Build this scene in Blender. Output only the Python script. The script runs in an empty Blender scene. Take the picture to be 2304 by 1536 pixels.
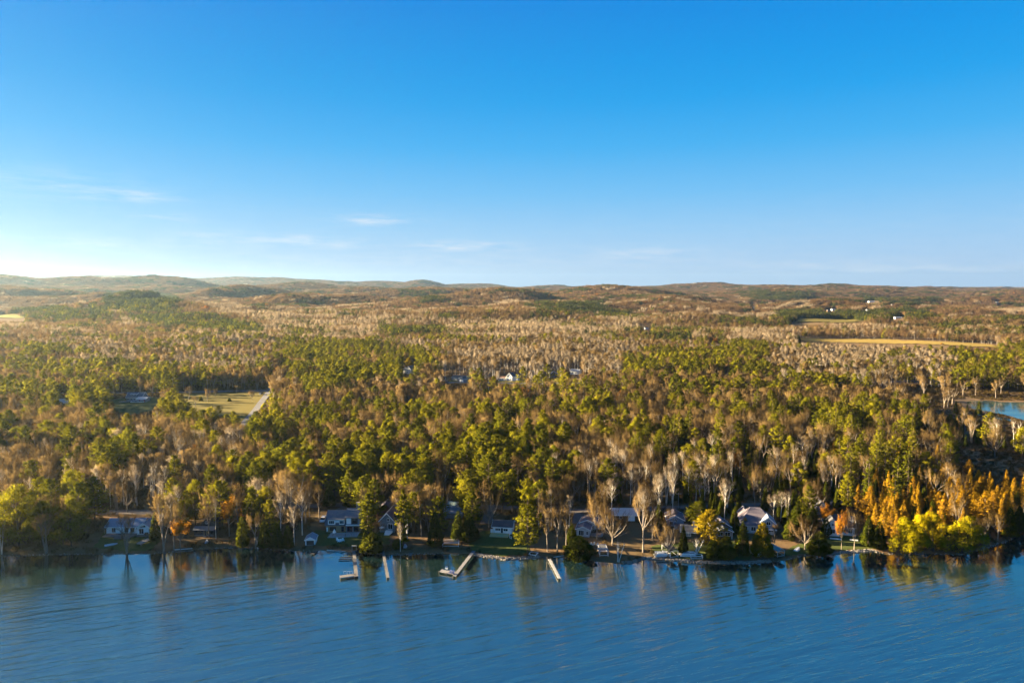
import bpy, math, random
import numpy as np

# ------------------------------------------------------------------ camera, sky, sun, exposure
F, CX, CY, H, HOR = 1536.0, 1152.0, 768.0, 95.0, 648.0
PITCH = math.atan((CY - HOR) / F)
SUN_AZ, SUN_EL = math.radians(-81.0), math.radians(13.5)      # azimuth from +Y (view), negative = to the left
scene = bpy.context.scene
COL = scene.collection
cam_d = bpy.data.cameras.new('camera')
cam = bpy.data.objects.new('camera', cam_d)
COL.objects.link(cam)
cam.location = (0, 0, H)
cam.rotation_euler = (math.pi / 2 - PITCH, 0, 0)
cam_d.sensor_width = 36.0
cam_d.lens = 24.0
cam_d.clip_start = 1.0
cam_d.clip_end = 80000.0
scene.camera = cam

world = bpy.data.worlds.new('World')
scene.world = world
world.use_nodes = True
nt = world.node_tree
nt.nodes.clear()
N = nt.nodes.new
out = N('ShaderNodeOutputWorld')
bg = N('ShaderNodeBackground')
sky = N('ShaderNodeTexSky')
sky.sky_type = 'NISHITA'
sky.sun_disc = False
sky.sun_elevation = SUN_EL
sky.sun_rotation = SUN_AZ
sky.altitude = 200
sky.air_density = 1.0
sky.dust_density = 0.6
sky.ozone_density = 3.0
tc = N('ShaderNodeTexCoord')
sep = N('ShaderNodeSeparateXYZ')
nt.links.new(tc.outputs['Generated'], sep.inputs[0])


def wmath(op, a, b=None, clamp=False):
    n = N('ShaderNodeMath')
    n.operation = op
    n.use_clamp = clamp
    for i, v in enumerate((a, b)):
        if v is None:
            continue
        if isinstance(v, (int, float)):
            n.inputs[i].default_value = v
        else:
            nt.links.new(v, n.inputs[i])
    return n.outputs[0]


SKY_STRENGTH = 0.10
elev = wmath('ARCSINE', sep.outputs[2])
azim = wmath('ARCTAN2', sep.outputs[0], sep.outputs[1])
ramp = N('ShaderNodeValToRGB')
nt.links.new(wmath('DIVIDE', elev, math.pi / 2, True), ramp.inputs[0])
SKY_STOPS = [(0.0, (0.46, 0.66, 0.90)), (0.020, (0.44, 0.66, 0.92)), (0.050, (0.33, 0.63, 0.95)), (0.085, (0.17, 0.55, 0.96)),
             (0.125, (0.055, 0.46, 0.94)), (0.165, (0.008, 0.38, 0.90)), (0.195, (0.001, 0.335, 0.87)), (0.245, (0.000, 0.265, 0.81)), (0.40, (0.000, 0.19, 0.62)), (1.0, (0.001, 0.12, 0.42))]
cr = ramp.color_ramp
while len(cr.elements) < len(SKY_STOPS):
    cr.elements.new(0.5)
for e, (p, c) in zip(cr.elements, SKY_STOPS):
    e.position = p
    e.color = (*c, 1)
# thin broken clouds low over the horizon
comb = N('ShaderNodeCombineXYZ')
nt.links.new(wmath('MULTIPLY', azim, 11.0), comb.inputs[0])
nt.links.new(wmath('MULTIPLY', elev, 90.0), comb.inputs[1])
cn = N('ShaderNodeTexNoise')
cn.inputs['Scale'].default_value = 1.6
cn.inputs['Detail'].default_value = 9
cn.inputs['Roughness'].default_value = 0.68
nt.links.new(comb.outputs[0], cn.inputs['Vector'])
cr2 = N('ShaderNodeValToRGB')
cr2.color_ramp.elements[0].position = 0.40
cr2.color_ramp.elements[1].position = 0.66
nt.links.new(cn.outputs['Fac'], cr2.inputs[0])
band = N('ShaderNodeValToRGB')
nt.links.new(wmath('DIVIDE', elev, math.pi / 2, True), band.inputs[0])
bands = [(0.0, 0.0), (0.012, 0.35), (0.035, 0.9), (0.06, 0.5), (0.09, 0.22), (0.115, 0.0)]
while len(band.color_ramp.elements) < len(bands):
    band.color_ramp.elements.new(0.5)
for e, (p, v) in zip(band.color_ramp.elements, bands):
    e.position = p
    e.color = (v, v, v, 1)
soft = None
for px_, py_, wa, we, amp in ((840, 500, .055, .007, .9), (700, 549, .070, .008, 1.0), (1045, 556, .075, .007, 1.0), (480, 545, .045, .009, .6), (230, 562, .09, .008, .5), (310, 470, .05, .007, .6), (130, 455, .09, .016, .38), (390, 508, .04, .006, .5),
                              (1450, 572, .08, .010, .6), (1850, 604, .11, .008, .6), (900, 590, .35, .012, .35), (2160, 612, .08, .006, .5)):
    a0, e0 = math.atan((px_ - CX) / F), math.atan((HOR - py_) / F)
    u_ = wmath('DIVIDE', wmath('SUBTRACT', azim, a0), wa)
    v_ = wmath('DIVIDE', wmath('SUBTRACT', elev, e0), we)
    g_ = wmath('MULTIPLY', wmath('EXPONENT', wmath('MULTIPLY', wmath('ADD', wmath('MULTIPLY', u_, u_), wmath('MULTIPLY', v_, v_)), -1.0)), amp)
    soft = g_ if soft is None else wmath('ADD', soft, g_)
cover = wmath('ADD', soft, wmath('MULTIPLY', band.outputs[0], 0.10))
cfac = wmath('MULTIPLY', wmath('MULTIPLY', cr2.outputs[0], cover), 0.85, True)
cmix = N('ShaderNodeMixRGB')
nt.links.new(cfac, cmix.inputs[0])
nt.links.new(ramp.outputs[0], cmix.inputs[1])
cmix.inputs[2].default_value = (0.80, 0.88, 0.97, 1)
scal = N('ShaderNodeMixRGB')                     # the ramp is in picture units: bring it to the sky texture's scale
scal.blend_type = 'MULTIPLY'
scal.inputs[0].default_value = 1
SKY_GAIN = 0.089
nt.links.new(cmix.outputs[0], scal.inputs[1])
scal.inputs[2].default_value = (SKY_GAIN / SKY_STRENGTH,) * 3 + (1,)
smix = N('ShaderNodeMixRGB')
smix.inputs[0].default_value = 0.995
nt.links.new(sky.outputs[0], smix.inputs[1])
nt.links.new(scal.outputs[0], smix.inputs[2])
nt.links.new(smix.outputs[0], bg.inputs[0])
bg.inputs[1].default_value = SKY_STRENGTH
nt.links.new(bg.outputs[0], out.inputs[0])

sun_d = bpy.data.lights.new('sun', 'SUN')
sun_d.energy = 5.0
sun_d.angle = math.radians(0.6)
sun_d.color = (1.0, 0.78, 0.47)
sun = bpy.data.objects.new('sun', sun_d)
COL.objects.link(sun)
# light travels along -Z of the lamp: aim it away from the sun's place in the sky
sun.rotation_euler = (math.pi / 2 - SUN_EL, 0, math.pi - SUN_AZ)
sun.location = (-300, 200, 300)

scene.view_settings.view_transform = 'Standard'
scene.view_settings.look = 'None'
scene.view_settings.exposure = 3.4
scene.view_settings.gamma = 1.0
scene.view_settings.use_curve_mapping = False
cy = scene.cycles
cy.max_bounces = 6
cy.diffuse_bounces = 2
cy.glossy_bounces = 2
cy.transmission_bounces = 3
cy.volume_bounces = 0
cy.caustics_reflective = False
cy.caustics_refractive = False
cy.use_denoising = True
cy.sample_clamp_indirect = 6.0

HAZE_DENSITY = 2.9e-5
rng = np.random.default_rng(7)
random.seed(7)

# ------------------------------------------------------------------ picture <-> place
CP, SP = math.cos(PITCH), math.sin(PITCH)


def proj(x, y, z):
    dz = np.asarray(z) - H
    zc = np.maximum(np.asarray(y) * CP - dz * SP, 1e-3)
    yc = np.asarray(y) * SP + dz * CP
    return CX + F * np.asarray(x) / zc, CY - F * yc / zc


def ray(px, py):
    u, v = (px - CX) / F, (CY - py) / F
    return u, CP + v * SP, -SP + v * CP


def at(px, py, z=0.0):
    dx, dy, dz = ray(px, py)
    t = (z - H) / dz
    return dx * t, dy * t


def lattice(ix, iy, seed):
    n = (ix * 374761393 + iy * 668265263 + seed * 974634777) & 0xFFFFFFFF
    n = ((n ^ (n >> 13)) * 1274126177) & 0xFFFFFFFF
    return ((n ^ (n >> 16)) & 0xFFFF) / 65535.0


def vnoise(x, y, seed=0):
    x, y = np.asarray(x, float), np.asarray(y, float)
    ix, iy = np.floor(x).astype(np.int64), np.floor(y).astype(np.int64)
    fx, fy = x - ix, y - iy
    fx, fy = fx * fx * (3 - 2 * fx), fy * fy * (3 - 2 * fy)
    a, b = lattice(ix, iy, seed), lattice(ix + 1, iy, seed)
    c, d = lattice(ix, iy + 1, seed), lattice(ix + 1, iy + 1, seed)
    return (a + (b - a) * fx) * (1 - fy) + (c + (d - c) * fx) * fy


def fbm(x, y, seed=0, o=4):
    s, a, t = 0.0, 1.0, 0.0
    for k in range(o):
        s = s + a * vnoise(np.asarray(x) * 2 ** k, np.asarray(y) * 2 ** k, seed + k)
        t += a
        a *= 0.5
    return s / t


SHORE_PX = [(-500, 1262), (-200, 1254), (0, 1250), (150, 1247), (280, 1246), (340, 1246), (400, 1239), (500, 1232), (580, 1234), (700, 1241), (720, 1238), (800, 1241),
            (850, 1247), (900, 1247), (1000, 1245), (1060, 1246), (1090, 1252), (1140, 1259), (1200, 1254), (1250, 1250), (1300, 1257), (1345, 1262), (1390, 1268),
            (1420, 1266), (1450, 1257), (1480, 1257), (1550, 1264), (1610, 1266), (1680, 1267), (1750, 1262), (1800, 1252), (1850, 1247), (1960, 1239), (2000, 1246),
            (2080, 1246), (2160, 1247), (2210, 1236), (2250, 1222), (2280, 1212), (2304, 1192), (2360, 1165), (2500, 1120), (2800, 1060)]
_sp = np.array([at(a, b) for a, b in SHORE_PX])
_o = np.argsort(_sp[:, 0])
SX, SY = _sp[_o, 0], _sp[_o, 1]


def shore_y(x):
    x = np.asarray(x, float)
    return np.interp(x, SX, SY) + 0.7 * (fbm(x / 5, x * 0, 3, 3) - 0.5)


# hills: (px, py of the wooded top, distance, half width px, half depth m)
HILLS = [(-60, 613, 4300, 230, 700), (200, 624, 4700, 240, 600), (40, 652, 2700, 150, 350), (385, 629, 5000, 170, 600), (490, 640, 3100, 85, 330), (640, 637, 4900, 170, 500),
         (820, 641, 4300, 130, 500), (640, 664, 2500, 120, 260), (960, 648, 3700, 110, 380), (930, 678, 2250, 110, 230), (1180, 647, 3600, 110, 420), (1330, 651, 3300, 150, 400),
         (315, 661, 2000, 62, 150), (150, 668, 2500, 120, 250), (1130, 668, 2600, 110, 250), (1290, 680, 2100, 80, 170), (1480, 668, 2500, 120, 260),
         (1700, 638, 5600, 170, 700), (1560, 641, 5900, 160, 600), (1870, 641, 5800, 130, 600), (2010, 650, 5200, 150, 600), (2240, 655, 4300, 130, 450), (1440, 645, 6400, 140, 600), (1640, 658, 3900, 130, 350), (2180, 672, 3000, 110, 250),
         (1560, 688, 2000, 80, 160), (1980, 690, 2300, 110, 200), (760, 700, 1750, 120, 150), (420, 690, 1750, 110, 130), (1150, 706, 1500, 130, 110), (100, 742, 1150, 110, 90), (330, 735, 1250, 90, 100), (1900, 748, 1350, 130, 90),
         (945, 636, 8000, 50, 500), (830, 633, 8500, 170, 700), (560, 625, 9000, 200, 800), (280, 618, 9000, 200, 800), (1065, 636, 8800, 75, 700), (1215, 643, 7500, 60, 600),
         (1330, 646, 8500, 150, 800), (700, 630, 9000, 140, 800), (-120, 610, 9000, 200, 800)]


def base_h(s):
    return np.where(s < 0, np.maximum(-3.0, 0.28 * s),
                    0.55 * (1 - np.exp(-np.maximum(s, 0) / 1.3)) + 3.6 * (1 - np.exp(-np.maximum(s, 0) / 110)) + 0.0088 * np.maximum(s, 0) * np.minimum(1, np.maximum(s, 0) / 300))


_hp = []
for px, py, d, hw, hd in HILLS:
    dx, dy, dz = ray(px, py)
    xx, yy = dx / dy * d, d
    ztop = H + dz / dy * d - 14.0
    bz = float(base_h(np.array(d - 240.0)))
    amp = max(1.0, ztop - bz)
    _hp.append((xx, yy, amp, hw * d / F, hd))

POND_PX = (2368, 928)
_z = 5.2
POND = at(*POND_PX, _z) + (_z,)
POND_R = (48.0, 52.0)


def pond_q(x, y):
    a = np.arctan2(y - POND[1], x - POND[0])
    w = 1 + 0.10 * np.sin(3 * a + 1) + 0.06 * np.sin(7 * a)
    return np.hypot((x - POND[0]) / POND_R[0], (y - POND[1]) / POND_R[1]) / w


def gh(x, y):
    x, y = np.asarray(x, float), np.asarray(y, float)
    s = y - shore_y(x)
    z = base_h(s)
    g = 0.0
    for hx, hy, amp, wx, wy in _hp:
        g = g + (amp * np.exp(-((x - hx) / wx) ** 2 - ((y - hy) / wy) ** 2)) ** 3
    z = z + np.cbrt(g)
    k = np.clip((s - 60) / 400, 0, 1)
    z = z + k * 5 * (fbm(x / 160, y / 160, 11) - 0.5)
    k2 = np.clip((s - 480) / 2000, 0, 1) * np.clip((11000 - s) / 3000, .3, 1)
    z = z + k2 * 92 * (fbm(x / 520, y / 430, 12, 3) - 0.47)
    k3 = np.clip((s - 560) / 600, 0, 1) * np.clip((4200 - s) / 1500, 0, 1)
    z = z + k3 * 30 * (fbm(x / 190, y / 160, 17, 2) - .5)
    q = pond_q(x, y)
    kk = np.clip((q - 1) / 0.8, 0, 1)
    z = np.where(q < 1.8, z * kk + (1 - kk) * (POND[2] + np.clip((q - 1) * 8, -1.2, 0.6)), z)
    return z


_T = np.geomspace(120, 11800, 4500)


def ground_at(px, py):
    dx, dy, dz = ray(px, py)
    zz = H + _T * dz - gh(_T * dx, _T * dy)
    w = np.nonzero(zz < 0)[0]
    if len(w) == 0:
        t = _T[-1]
    else:
        i = max(w[0], 1)
        a, b = _T[i - 1], _T[i]
        for _ in range(24):
            m = (a + b) / 2
            if H + m * dz - float(gh(m * dx, m * dy)) < 0:
                b = m
            else:
                a = m
        t = (a + b) / 2
    x, y = t * dx, t * dy
    return float(x), float(y), float(gh(x, y))


def depth(x, y, z):
    return y * CP - (z - H) * SP


def in_poly(px, py, poly):
    px, py = np.asarray(px), np.asarray(py)
    r = np.zeros(px.shape, bool)
    n = len(poly)
    for i in range(n):
        x0, y0 = poly[i]
        x1, y1 = poly[(i + 1) % n]
        if y0 == y1:
            continue
        c = ((y0 > py) != (y1 > py)) & (px < (x1 - x0) * (py - y0) / (y1 - y0) + x0)
        r ^= c
    return r


# ------------------------------------------------------------------ materials
MATS = {}


def nodes_of(name):
    m = bpy.data.materials.new(name)
    m.use_nodes = True
    t = m.node_tree
    t.nodes.clear()
    o = t.nodes.new('ShaderNodeOutputMaterial')
    MATS[name] = m
    return m, t, o


def ramp_node(t, stops, src):
    r = t.nodes.new('ShaderNodeValToRGB')
    while len(r.color_ramp.elements) < len(stops):
        r.color_ramp.elements.new(0.5)
    for e, (p, c) in zip(r.color_ramp.elements, stops):
        e.position = p
        e.color = (*c, 1) if len(c) == 3 else c
    t.links.new(src, r.inputs[0])
    return r


def foliage(name, cols, trans=0.4, patch=90.0, gloss=0.0):
    """leaf or twig colour: differs from tree to tree, clump to clump and over the land"""
    m, t, o = nodes_of(name)
    oi = t.nodes.new('ShaderNodeObjectInfo')
    at_ = t.nodes.new('ShaderNodeAttribute')
    at_.attribute_name = 'tint'
    no = t.nodes.new('ShaderNodeTexNoise')
    no.inputs['Scale'].default_value = 1.0 / patch
    no.inputs['Detail'].default_value = 2
    t.links.new(oi.outputs['Location'], no.inputs['Vector'])

    def mth(op, a, b):
        n = t.nodes.new('ShaderNodeMath')
        n.operation = op
        for i, v in enumerate((a, b)):
            if isinstance(v, (int, float)):
                n.inputs[i].default_value = v
            else:
                t.links.new(v, n.inputs[i])
        return n.outputs[0]
    s = mth('ADD', mth('MULTIPLY', oi.outputs['Random'], 0.36), mth('MULTIPLY', at_.outputs['Fac'], 0.32))
    s = mth('ADD', s, mth('MULTIPLY', mth('SUBTRACT', no.outputs['Fac'], 0.18), 0.5))
    n = len(cols)
    r = ramp_node(t, [(0.12 + 0.76 * i / (n - 1), c) for i, c in enumerate(cols)], s)
    d = t.nodes.new('ShaderNodeBsdfDiffuse')
    tr = t.nodes.new('ShaderNodeBsdfTranslucent')
    t.links.new(r.outputs[0], d.inputs[0])
    t.links.new(r.outputs[0], tr.inputs[0])
    na = t.nodes.new('ShaderNodeAttribute')
    na.attribute_name = 'nrm'
    vt = t.nodes.new('ShaderNodeVectorTransform')
    vt.vector_type = 'NORMAL'
    vt.convert_from, vt.convert_to = 'OBJECT', 'WORLD'
    t.links.new(na.outputs['Vector'], vt.inputs[0])
    nn = t.nodes.new('ShaderNodeVectorMath')
    nn.operation = 'NORMALIZE'
    t.links.new(vt.outputs[0], nn.inputs[0])
    for q_ in (d, tr):
        t.links.new(nn.outputs[0], q_.inputs['Normal'])
    mx = t.nodes.new('ShaderNodeMixShader')
    mx.inputs[0].default_value = trans
    t.links.new(d.outputs[0], mx.inputs[1])
    t.links.new(tr.outputs[0], mx.inputs[2])
    t.links.new(mx.outputs[0], o.inputs[0])
    return m


def surface(name, col, rough=0.8, var=0.25, scale=1.5, metal=0.0, bump=0.0, col2=None, stretch=(1, 1, 1), world_space=False, spec=0.3):
    m, t, o = nodes_of(name)
    p = t.nodes.new('ShaderNodeBsdfPrincipled')
    p.inputs['Roughness'].default_value = rough
    p.inputs['Metallic'].default_value = metal
    p.inputs['Specular IOR Level'].default_value = spec
    tcn = t.nodes.new('ShaderNodeTexCoord')
    mp = t.nodes.new('ShaderNodeMapping')
    mp.inputs['Scale'].default_value = stretch
    no = t.nodes.new('ShaderNodeTexNoise')
    no.inputs['Scale'].default_value = scale
    no.inputs['Detail'].default_value = 6
    no.inputs['Roughness'].default_value = 0.65
    if world_space:
        g = t.nodes.new('ShaderNodeNewGeometry')
        t.links.new(g.outputs['Position'], mp.inputs[0])
    else:
        t.links.new(tcn.outputs['Object'], mp.inputs[0])
    t.links.new(mp.outputs[0], no.inputs['Vector'])
    lo = tuple(c * (1 - var) for c in col)
    hi = tuple(min(0.9, c * (1 + var)) for c in col) if col2 is None else col2
    r = ramp_node(t, [(0.3, lo), (0.7, hi)], no.outputs['Fac'])
    t.links.new(r.outputs[0], p.inputs['Base Color'])
    if bump:
        b = t.nodes.new('ShaderNodeBump')
        b.inputs['Strength'].default_value = bump
        b.inputs['Distance'].default_value = 0.1
        t.links.new(no.outputs['Fac'], b.inputs['Height'])
        t.links.new(b.outputs[0], p.inputs['Normal'])
    t.links.new(p.outputs[0], o.inputs[0])
    return m


def banded(name, col, line, freq, axis=2, rough=0.75, var=0.12):
    """lapped siding or courses of shingles, in local metres along one axis"""
    m, t, o = nodes_of(name)
    p = t.nodes.new('ShaderNodeBsdfPrincipled')
    p.inputs['Roughness'].default_value = rough
    p.inputs['Specular IOR Level'].default_value = 0.3
    tcn = t.nodes.new('ShaderNodeTexCoord')
    sp = t.nodes.new('ShaderNodeSeparateXYZ')
    t.links.new(tcn.outputs['Object'], sp.inputs[0])
    a = t.nodes.new('ShaderNodeMath')
    a.operation = 'MULTIPLY'
    a.inputs[1].default_value = freq
    t.links.new(sp.outputs[axis], a.inputs[0])
    f = t.nodes.new('ShaderNodeMath')
    f.operation = 'FRACT'
    t.links.new(a.outputs[0], f.inputs[0])
    r = ramp_node(t, [(0.0, line), (0.14, col), (1.0, tuple(c * 0.94 for c in col))], f.outputs[0])
    no = t.nodes.new('ShaderNodeTexNoise')
    no.inputs['Scale'].default_value = 2.2
    no.inputs['Detail'].default_value = 5
    t.links.new(tcn.outputs['Object'], no.inputs['Vector'])
    r2 = ramp_node(t, [(0.3, (1 - var,) * 3), (0.7, (1 + var,) * 3)], no.outputs['Fac'])
    mx = t.nodes.new('ShaderNodeMixRGB')
    mx.blend_type = 'MULTIPLY'
    mx.inputs[0].default_value = 1
    t.links.new(r.outputs[0], mx.inputs[1])
    t.links.new(r2.outputs[0], mx.inputs[2])
    t.links.new(mx.outputs[0], p.inputs['Base Color'])
    b = t.nodes.new('ShaderNodeBump')
    b.inputs['Strength'].default_value = 0.4
    b.inputs['Distance'].default_value = 0.03
    t.links.new(f.outputs[0], b.inputs['Height'])
    t.links.new(b.outputs[0], p.inputs['Normal'])
    t.links.new(p.outputs[0], o.inputs[0])
    return m


foliage('pine_needles', [(0.070, 0.084, 0.007), (0.140, 0.146, 0.008), (0.235, 0.217, 0.010), (0.32, 0.275, 0.012)], 0.22, 70)
foliage('dark_pine_needles', [(0.030, 0.042, 0.012), (0.055, 0.066, 0.013), (0.095, 0.098, 0.013)], 0.2, 90)
foliage('hardwood_twigs', [(0.105, 0.060, 0.030), (0.145, 0.088, 0.042), (0.185, 0.115, 0.055), (0.235, 0.160, 0.080)], 0.12, 260)
foliage('gold_pine_needles', [(0.20, 0.16, 0.008), (0.36, 0.26, 0.012), (0.46, 0.32, 0.02)], 0.25, 40)
foliage('cedar_leaves', [(0.048, 0.066, 0.008), (0.085, 0.100, 0.009), (0.145, 0.145, 0.010)], 0.2, 60)
foliage('gold_cedar_leaves', [(0.18, 0.16, 0.008), (0.30, 0.23, 0.01), (0.38, 0.27, 0.012)], 0.22, 40)
foliage('larch_needles', [(0.38, 0.20, 0.020), (0.50, 0.285, 0.018), (0.58, 0.37, 0.016)], 0.22, 40)
foliage('maple_leaves', [(0.36, 0.11, 0.015), (0.44, 0.18, 0.02), (0.50, 0.26, 0.02)], 0.3, 40)
foliage('willow_leaves', [(0.24, 0.23, 0.006), (0.42, 0.35, 0.006), (0.60, 0.46, 0.008)], 0.2, 40)
foliage('bare_twigs', [(0.125, 0.080, 0.036), (0.19, 0.125, 0.052), (0.28, 0.188, 0.074), (0.36, 0.25, 0.098)], 0.12, 130)
foliage('birch_twigs', [(0.23, 0.175, 0.115), (0.34, 0.265, 0.175), (0.44, 0.35, 0.24)], 0.12, 130)
foliage('shrub_leaves', [(0.050, 0.045, 0.014), (0.085, 0.065, 0.020), (0.12, 0.075, 0.026), (0.075, 0.075, 0.014)], 0.3, 20)
surface('pine_bark', (0.075, 0.055, 0.040), 0.95, 0.3, 2)
surface('grey_bark', (0.20, 0.165, 0.13), 0.95, 0.3, 2)
surface('birch_bark', (0.52, 0.48, 0.42), 0.85, 0.35, 1.5, stretch=(1, 1, 3))
surface('dead_wood', (0.60, 0.57, 0.53), 0.9, 0.15, 2)
# ------------------------------------------------------------------ mesh helpers
def np_mesh(name, V, T, mats, midx=None, tint=None, smooth=False, nrm=None):
    V = np.ascontiguousarray(V, np.float32)
    T = np.ascontiguousarray(T, np.int32)
    me = bpy.data.meshes.new(name)
    me.vertices.add(len(V))
    me.vertices.foreach_set('co', V.ravel())
    k = T.shape[1]
    me.loops.add(T.size)
    me.loops.foreach_set('vertex_index', T.ravel())
    me.polygons.add(len(T))
    me.polygons.foreach_set('loop_start', np.arange(0, T.size, k, dtype=np.int32))
    for m in mats:
        me.materials.append(MATS[m])
    if midx is not None:
        me.polygons.foreach_set('material_index', np.ascontiguousarray(midx, np.int32))
    if tint is not None:
        a = me.attributes.new('tint', 'FLOAT', 'FACE')
        a.data.foreach_set('value', np.ascontiguousarray(tint, np.float32))
    if nrm is not None:
        a = me.attributes.new('nrm', 'FLOAT_VECTOR', 'FACE')
        a.data.foreach_set('vector', np.ascontiguousarray(nrm, np.float32).ravel())
    me.update(calc_edges=True)
    if smooth:
        me.polygons.foreach_set('use_smooth', np.ones(len(T), bool))
    return me


def link(name, data, parent=None, loc=None):
    o = bpy.data.objects.new(name, data)
    COL.objects.link(o)
    if parent is not None:
        o.parent = parent
    if loc is not None:
        o.location = loc
    return o


def tag(o, label=None, cat=None, group=None, kind=None):
    for k, v in (('label', label), ('category', cat), ('group', group), ('kind', kind)):
        if v:
            o[k] = v
    return o


def thing(name, label, cat, loc, rz=0.0, group=None):
    o = link(name, None, None, loc)
    o.rotation_euler = (0, 0, rz)
    o.empty_display_size = 0.5
    return tag(o, label, cat, group)


class MB:
    """collects boxes, bars and polygons, then links them as one mesh"""

    def __init__(self):
        self.V, self.F = [], []

    def poly(self, pts, faces):
        n = len(self.V)
        self.V += [tuple(map(float, p)) for p in pts]
        self.F += [[i + n for i in f] for f in faces]
        return self

    def box(self, x0, x1, y0, y1, z0, z1):
        return self.poly([(x0, y0, z0), (x1, y0, z0), (x1, y1, z0), (x0, y1, z0), (x0, y0, z1), (x1, y0, z1), (x1, y1, z1), (x0, y1, z1)],
                         [(0, 3, 2, 1), (4, 5, 6, 7), (0, 1, 5, 4), (1, 2, 6, 5), (2, 3, 7, 6), (3, 0, 4, 7)])

    def bar(self, a, b, w=0.1, h=None):
        h = h or w
        a, b = np.array(a, float), np.array(b, float)
        d = b - a
        d /= max(np.linalg.norm(d), 1e-9)
        up = np.array((0, 0, 1.0)) if abs(d[2]) < 0.95 else np.array((1.0, 0, 0))
        s = np.cross(d, up)
        s /= np.linalg.norm(s)
        u = np.cross(s, d)
        P = [e + s * sx * w / 2 + u * su * h / 2 for e in (a, b) for sx, su in ((-1, -1), (1, -1), (1, 1), (-1, 1))]
        return self.poly(P, [(0, 1, 2, 3), (7, 6, 5, 4), (0, 4, 5, 1), (1, 5, 6, 2), (2, 6, 7, 3), (3, 7, 4, 0)])

    def tube(self, a, b, r0, r1=None, n=8):
        r1 = r0 if r1 is None else r1
        a, b = np.array(a, float), np.array(b, float)
        d = (b - a) / max(np.linalg.norm(b - a), 1e-9)
        up = np.array((0, 0, 1.0)) if abs(d[2]) < 0.9 else np.array((1.0, 0, 0))
        s = np.cross(d, up)
        s /= np.linalg.norm(s)
        u = np.cross(s, d)
        P = [e + r * (s * math.cos(k * 2 * math.pi / n) + u * math.sin(k * 2 * math.pi / n)) for e, r in ((a, r0), (b, r1)) for k in range(n)]
        Fs = [(k, (k + 1) % n, n + (k + 1) % n, n + k) for k in range(n)] + [tuple(range(n))[::-1], tuple(range(n, 2 * n))]
        return self.poly(P, Fs)

    def mesh(self, name, mat):
        me = bpy.data.meshes.new(name)
        me.from_pydata(self.V, [], self.F)
        me.materials.append(MATS[mat])
        me.update()
        return me

    def build(self, name, mat, parent=None):
        return link(name, self.mesh(name, mat), parent)


# ------------------------------------------------------------------ foliage geometry in arrays
def unit(v):
    return v / np.maximum(np.linalg.norm(v, axis=-1, keepdims=True), 1e-9)


def cards(r, C, D, L, W, diamond=False):
    n = len(C)
    D = unit(D)
    S = unit(np.cross(D, r.normal(size=(n, 3))))
    L = np.broadcast_to(L, (n,))[:, None]
    W = np.broadcast_to(W, (n,))[:, None]
    if not diamond:
        V = np.stack([C - S * W / 2, C + S * W / 2, C + D * L], 1).reshape(-1, 3)
        T = np.arange(3 * n).reshape(n, 3)
    else:
        V = np.stack([C, C + D * L * .45 + S * W / 2, C + D * L, C + D * L * .45 - S * W / 2], 1).reshape(-1, 3)
        b = 4 * np.arange(n)[:, None]
        T = np.concatenate([b + [0, 1, 2], b + [0, 2, 3]], 1).reshape(-1, 3)
    return V, T


def tubes(A, B, R0, R1, sides=3):
    A, B = np.asarray(A, float), np.asarray(B, float)
    n = len(A)
    D = unit(B - A)
    up = np.where(np.abs(D[:, 2:3]) < .9, np.array([[0, 0, 1.]]), np.array([[1., 0, 0]]))
    S = unit(np.cross(D, up))
    U = np.cross(S, D)
    ang = np.arange(sides) * 2 * math.pi / sides
    ring = S[:, None] * np.cos(ang)[None, :, None] + U[:, None] * np.sin(ang)[None, :, None]
    V = np.concatenate([A[:, None] + ring * np.asarray(R0)[:, None, None], B[:, None] + ring * np.asarray(R1)[:, None, None]], 1).reshape(-1, 3)
    k = np.arange(sides)
    k2 = (k + 1) % sides
    q = np.concatenate([np.stack([k, k2, sides + k2], 1), np.stack([k, sides + k2, sides + k], 1)])
    T = (np.arange(n) * 2 * sides)[:, None, None] + q[None]
    return V, T.reshape(-1, 3)


def merge(*parts):
    V, T, o = [], [], 0
    for v, t in parts:
        V.append(v)
        T.append(t + o)
        o += len(v)
    return np.concatenate(V), np.concatenate(T)


class Tree:
    """trunk and crown geometry of one kind of tree, 1:1 in metres"""

    def __init__(self, h, w, trunk, crown, mt, mc, tint, nrm=None, rough=.5):
        self.h, self.w = h, w
        if nrm is None:             # leaves lie along the outside of the crown: each one faces roughly outwards
            C = crown[0][crown[1]].mean(1)
            lo, hi = np.percentile(C[:, 2], (3, 97))
            rx = max(np.percentile(np.hypot(C[:, 0], C[:, 1]), 90), .1)
            d = (C - np.array((0, 0, lo + .42 * (hi - lo)))) / np.array((rx, rx, max((hi - lo) * .58, .1)))
            rr_ = np.random.default_rng(len(C))
            nrm = unit(d + np.array((0, 0, .22)) + rr_.normal(0, rough, C.shape))
        self.nrm = nrm
        self.trunk, self.crown, self.mt, self.mc, self.tint = trunk, crown, mt, mc, tint
        self._t = self._c = None

    def parts(self):
        if self._t is None:
            self._t = np_mesh('trunk', *self.trunk, [self.mt])
            self._c = np_mesh('crown', *self.crown, [self.mc], tint=self.tint, nrm=self.nrm)
        return self._t, self._c

    def joined(self, name):
        V, T = merge(self.trunk, self.crown)
        nt_ = len(self.trunk[1])
        mi = np.r_[np.zeros(nt_), np.ones(len(self.crown[1]))]
        return np_mesh(name, V, T, [self.mt, self.mc], mi, np.r_[np.zeros(nt_) + .5, self.tint], nrm=np.r_[np.tile((0, 0, 1.), (nt_, 1)), self.nrm])


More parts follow.
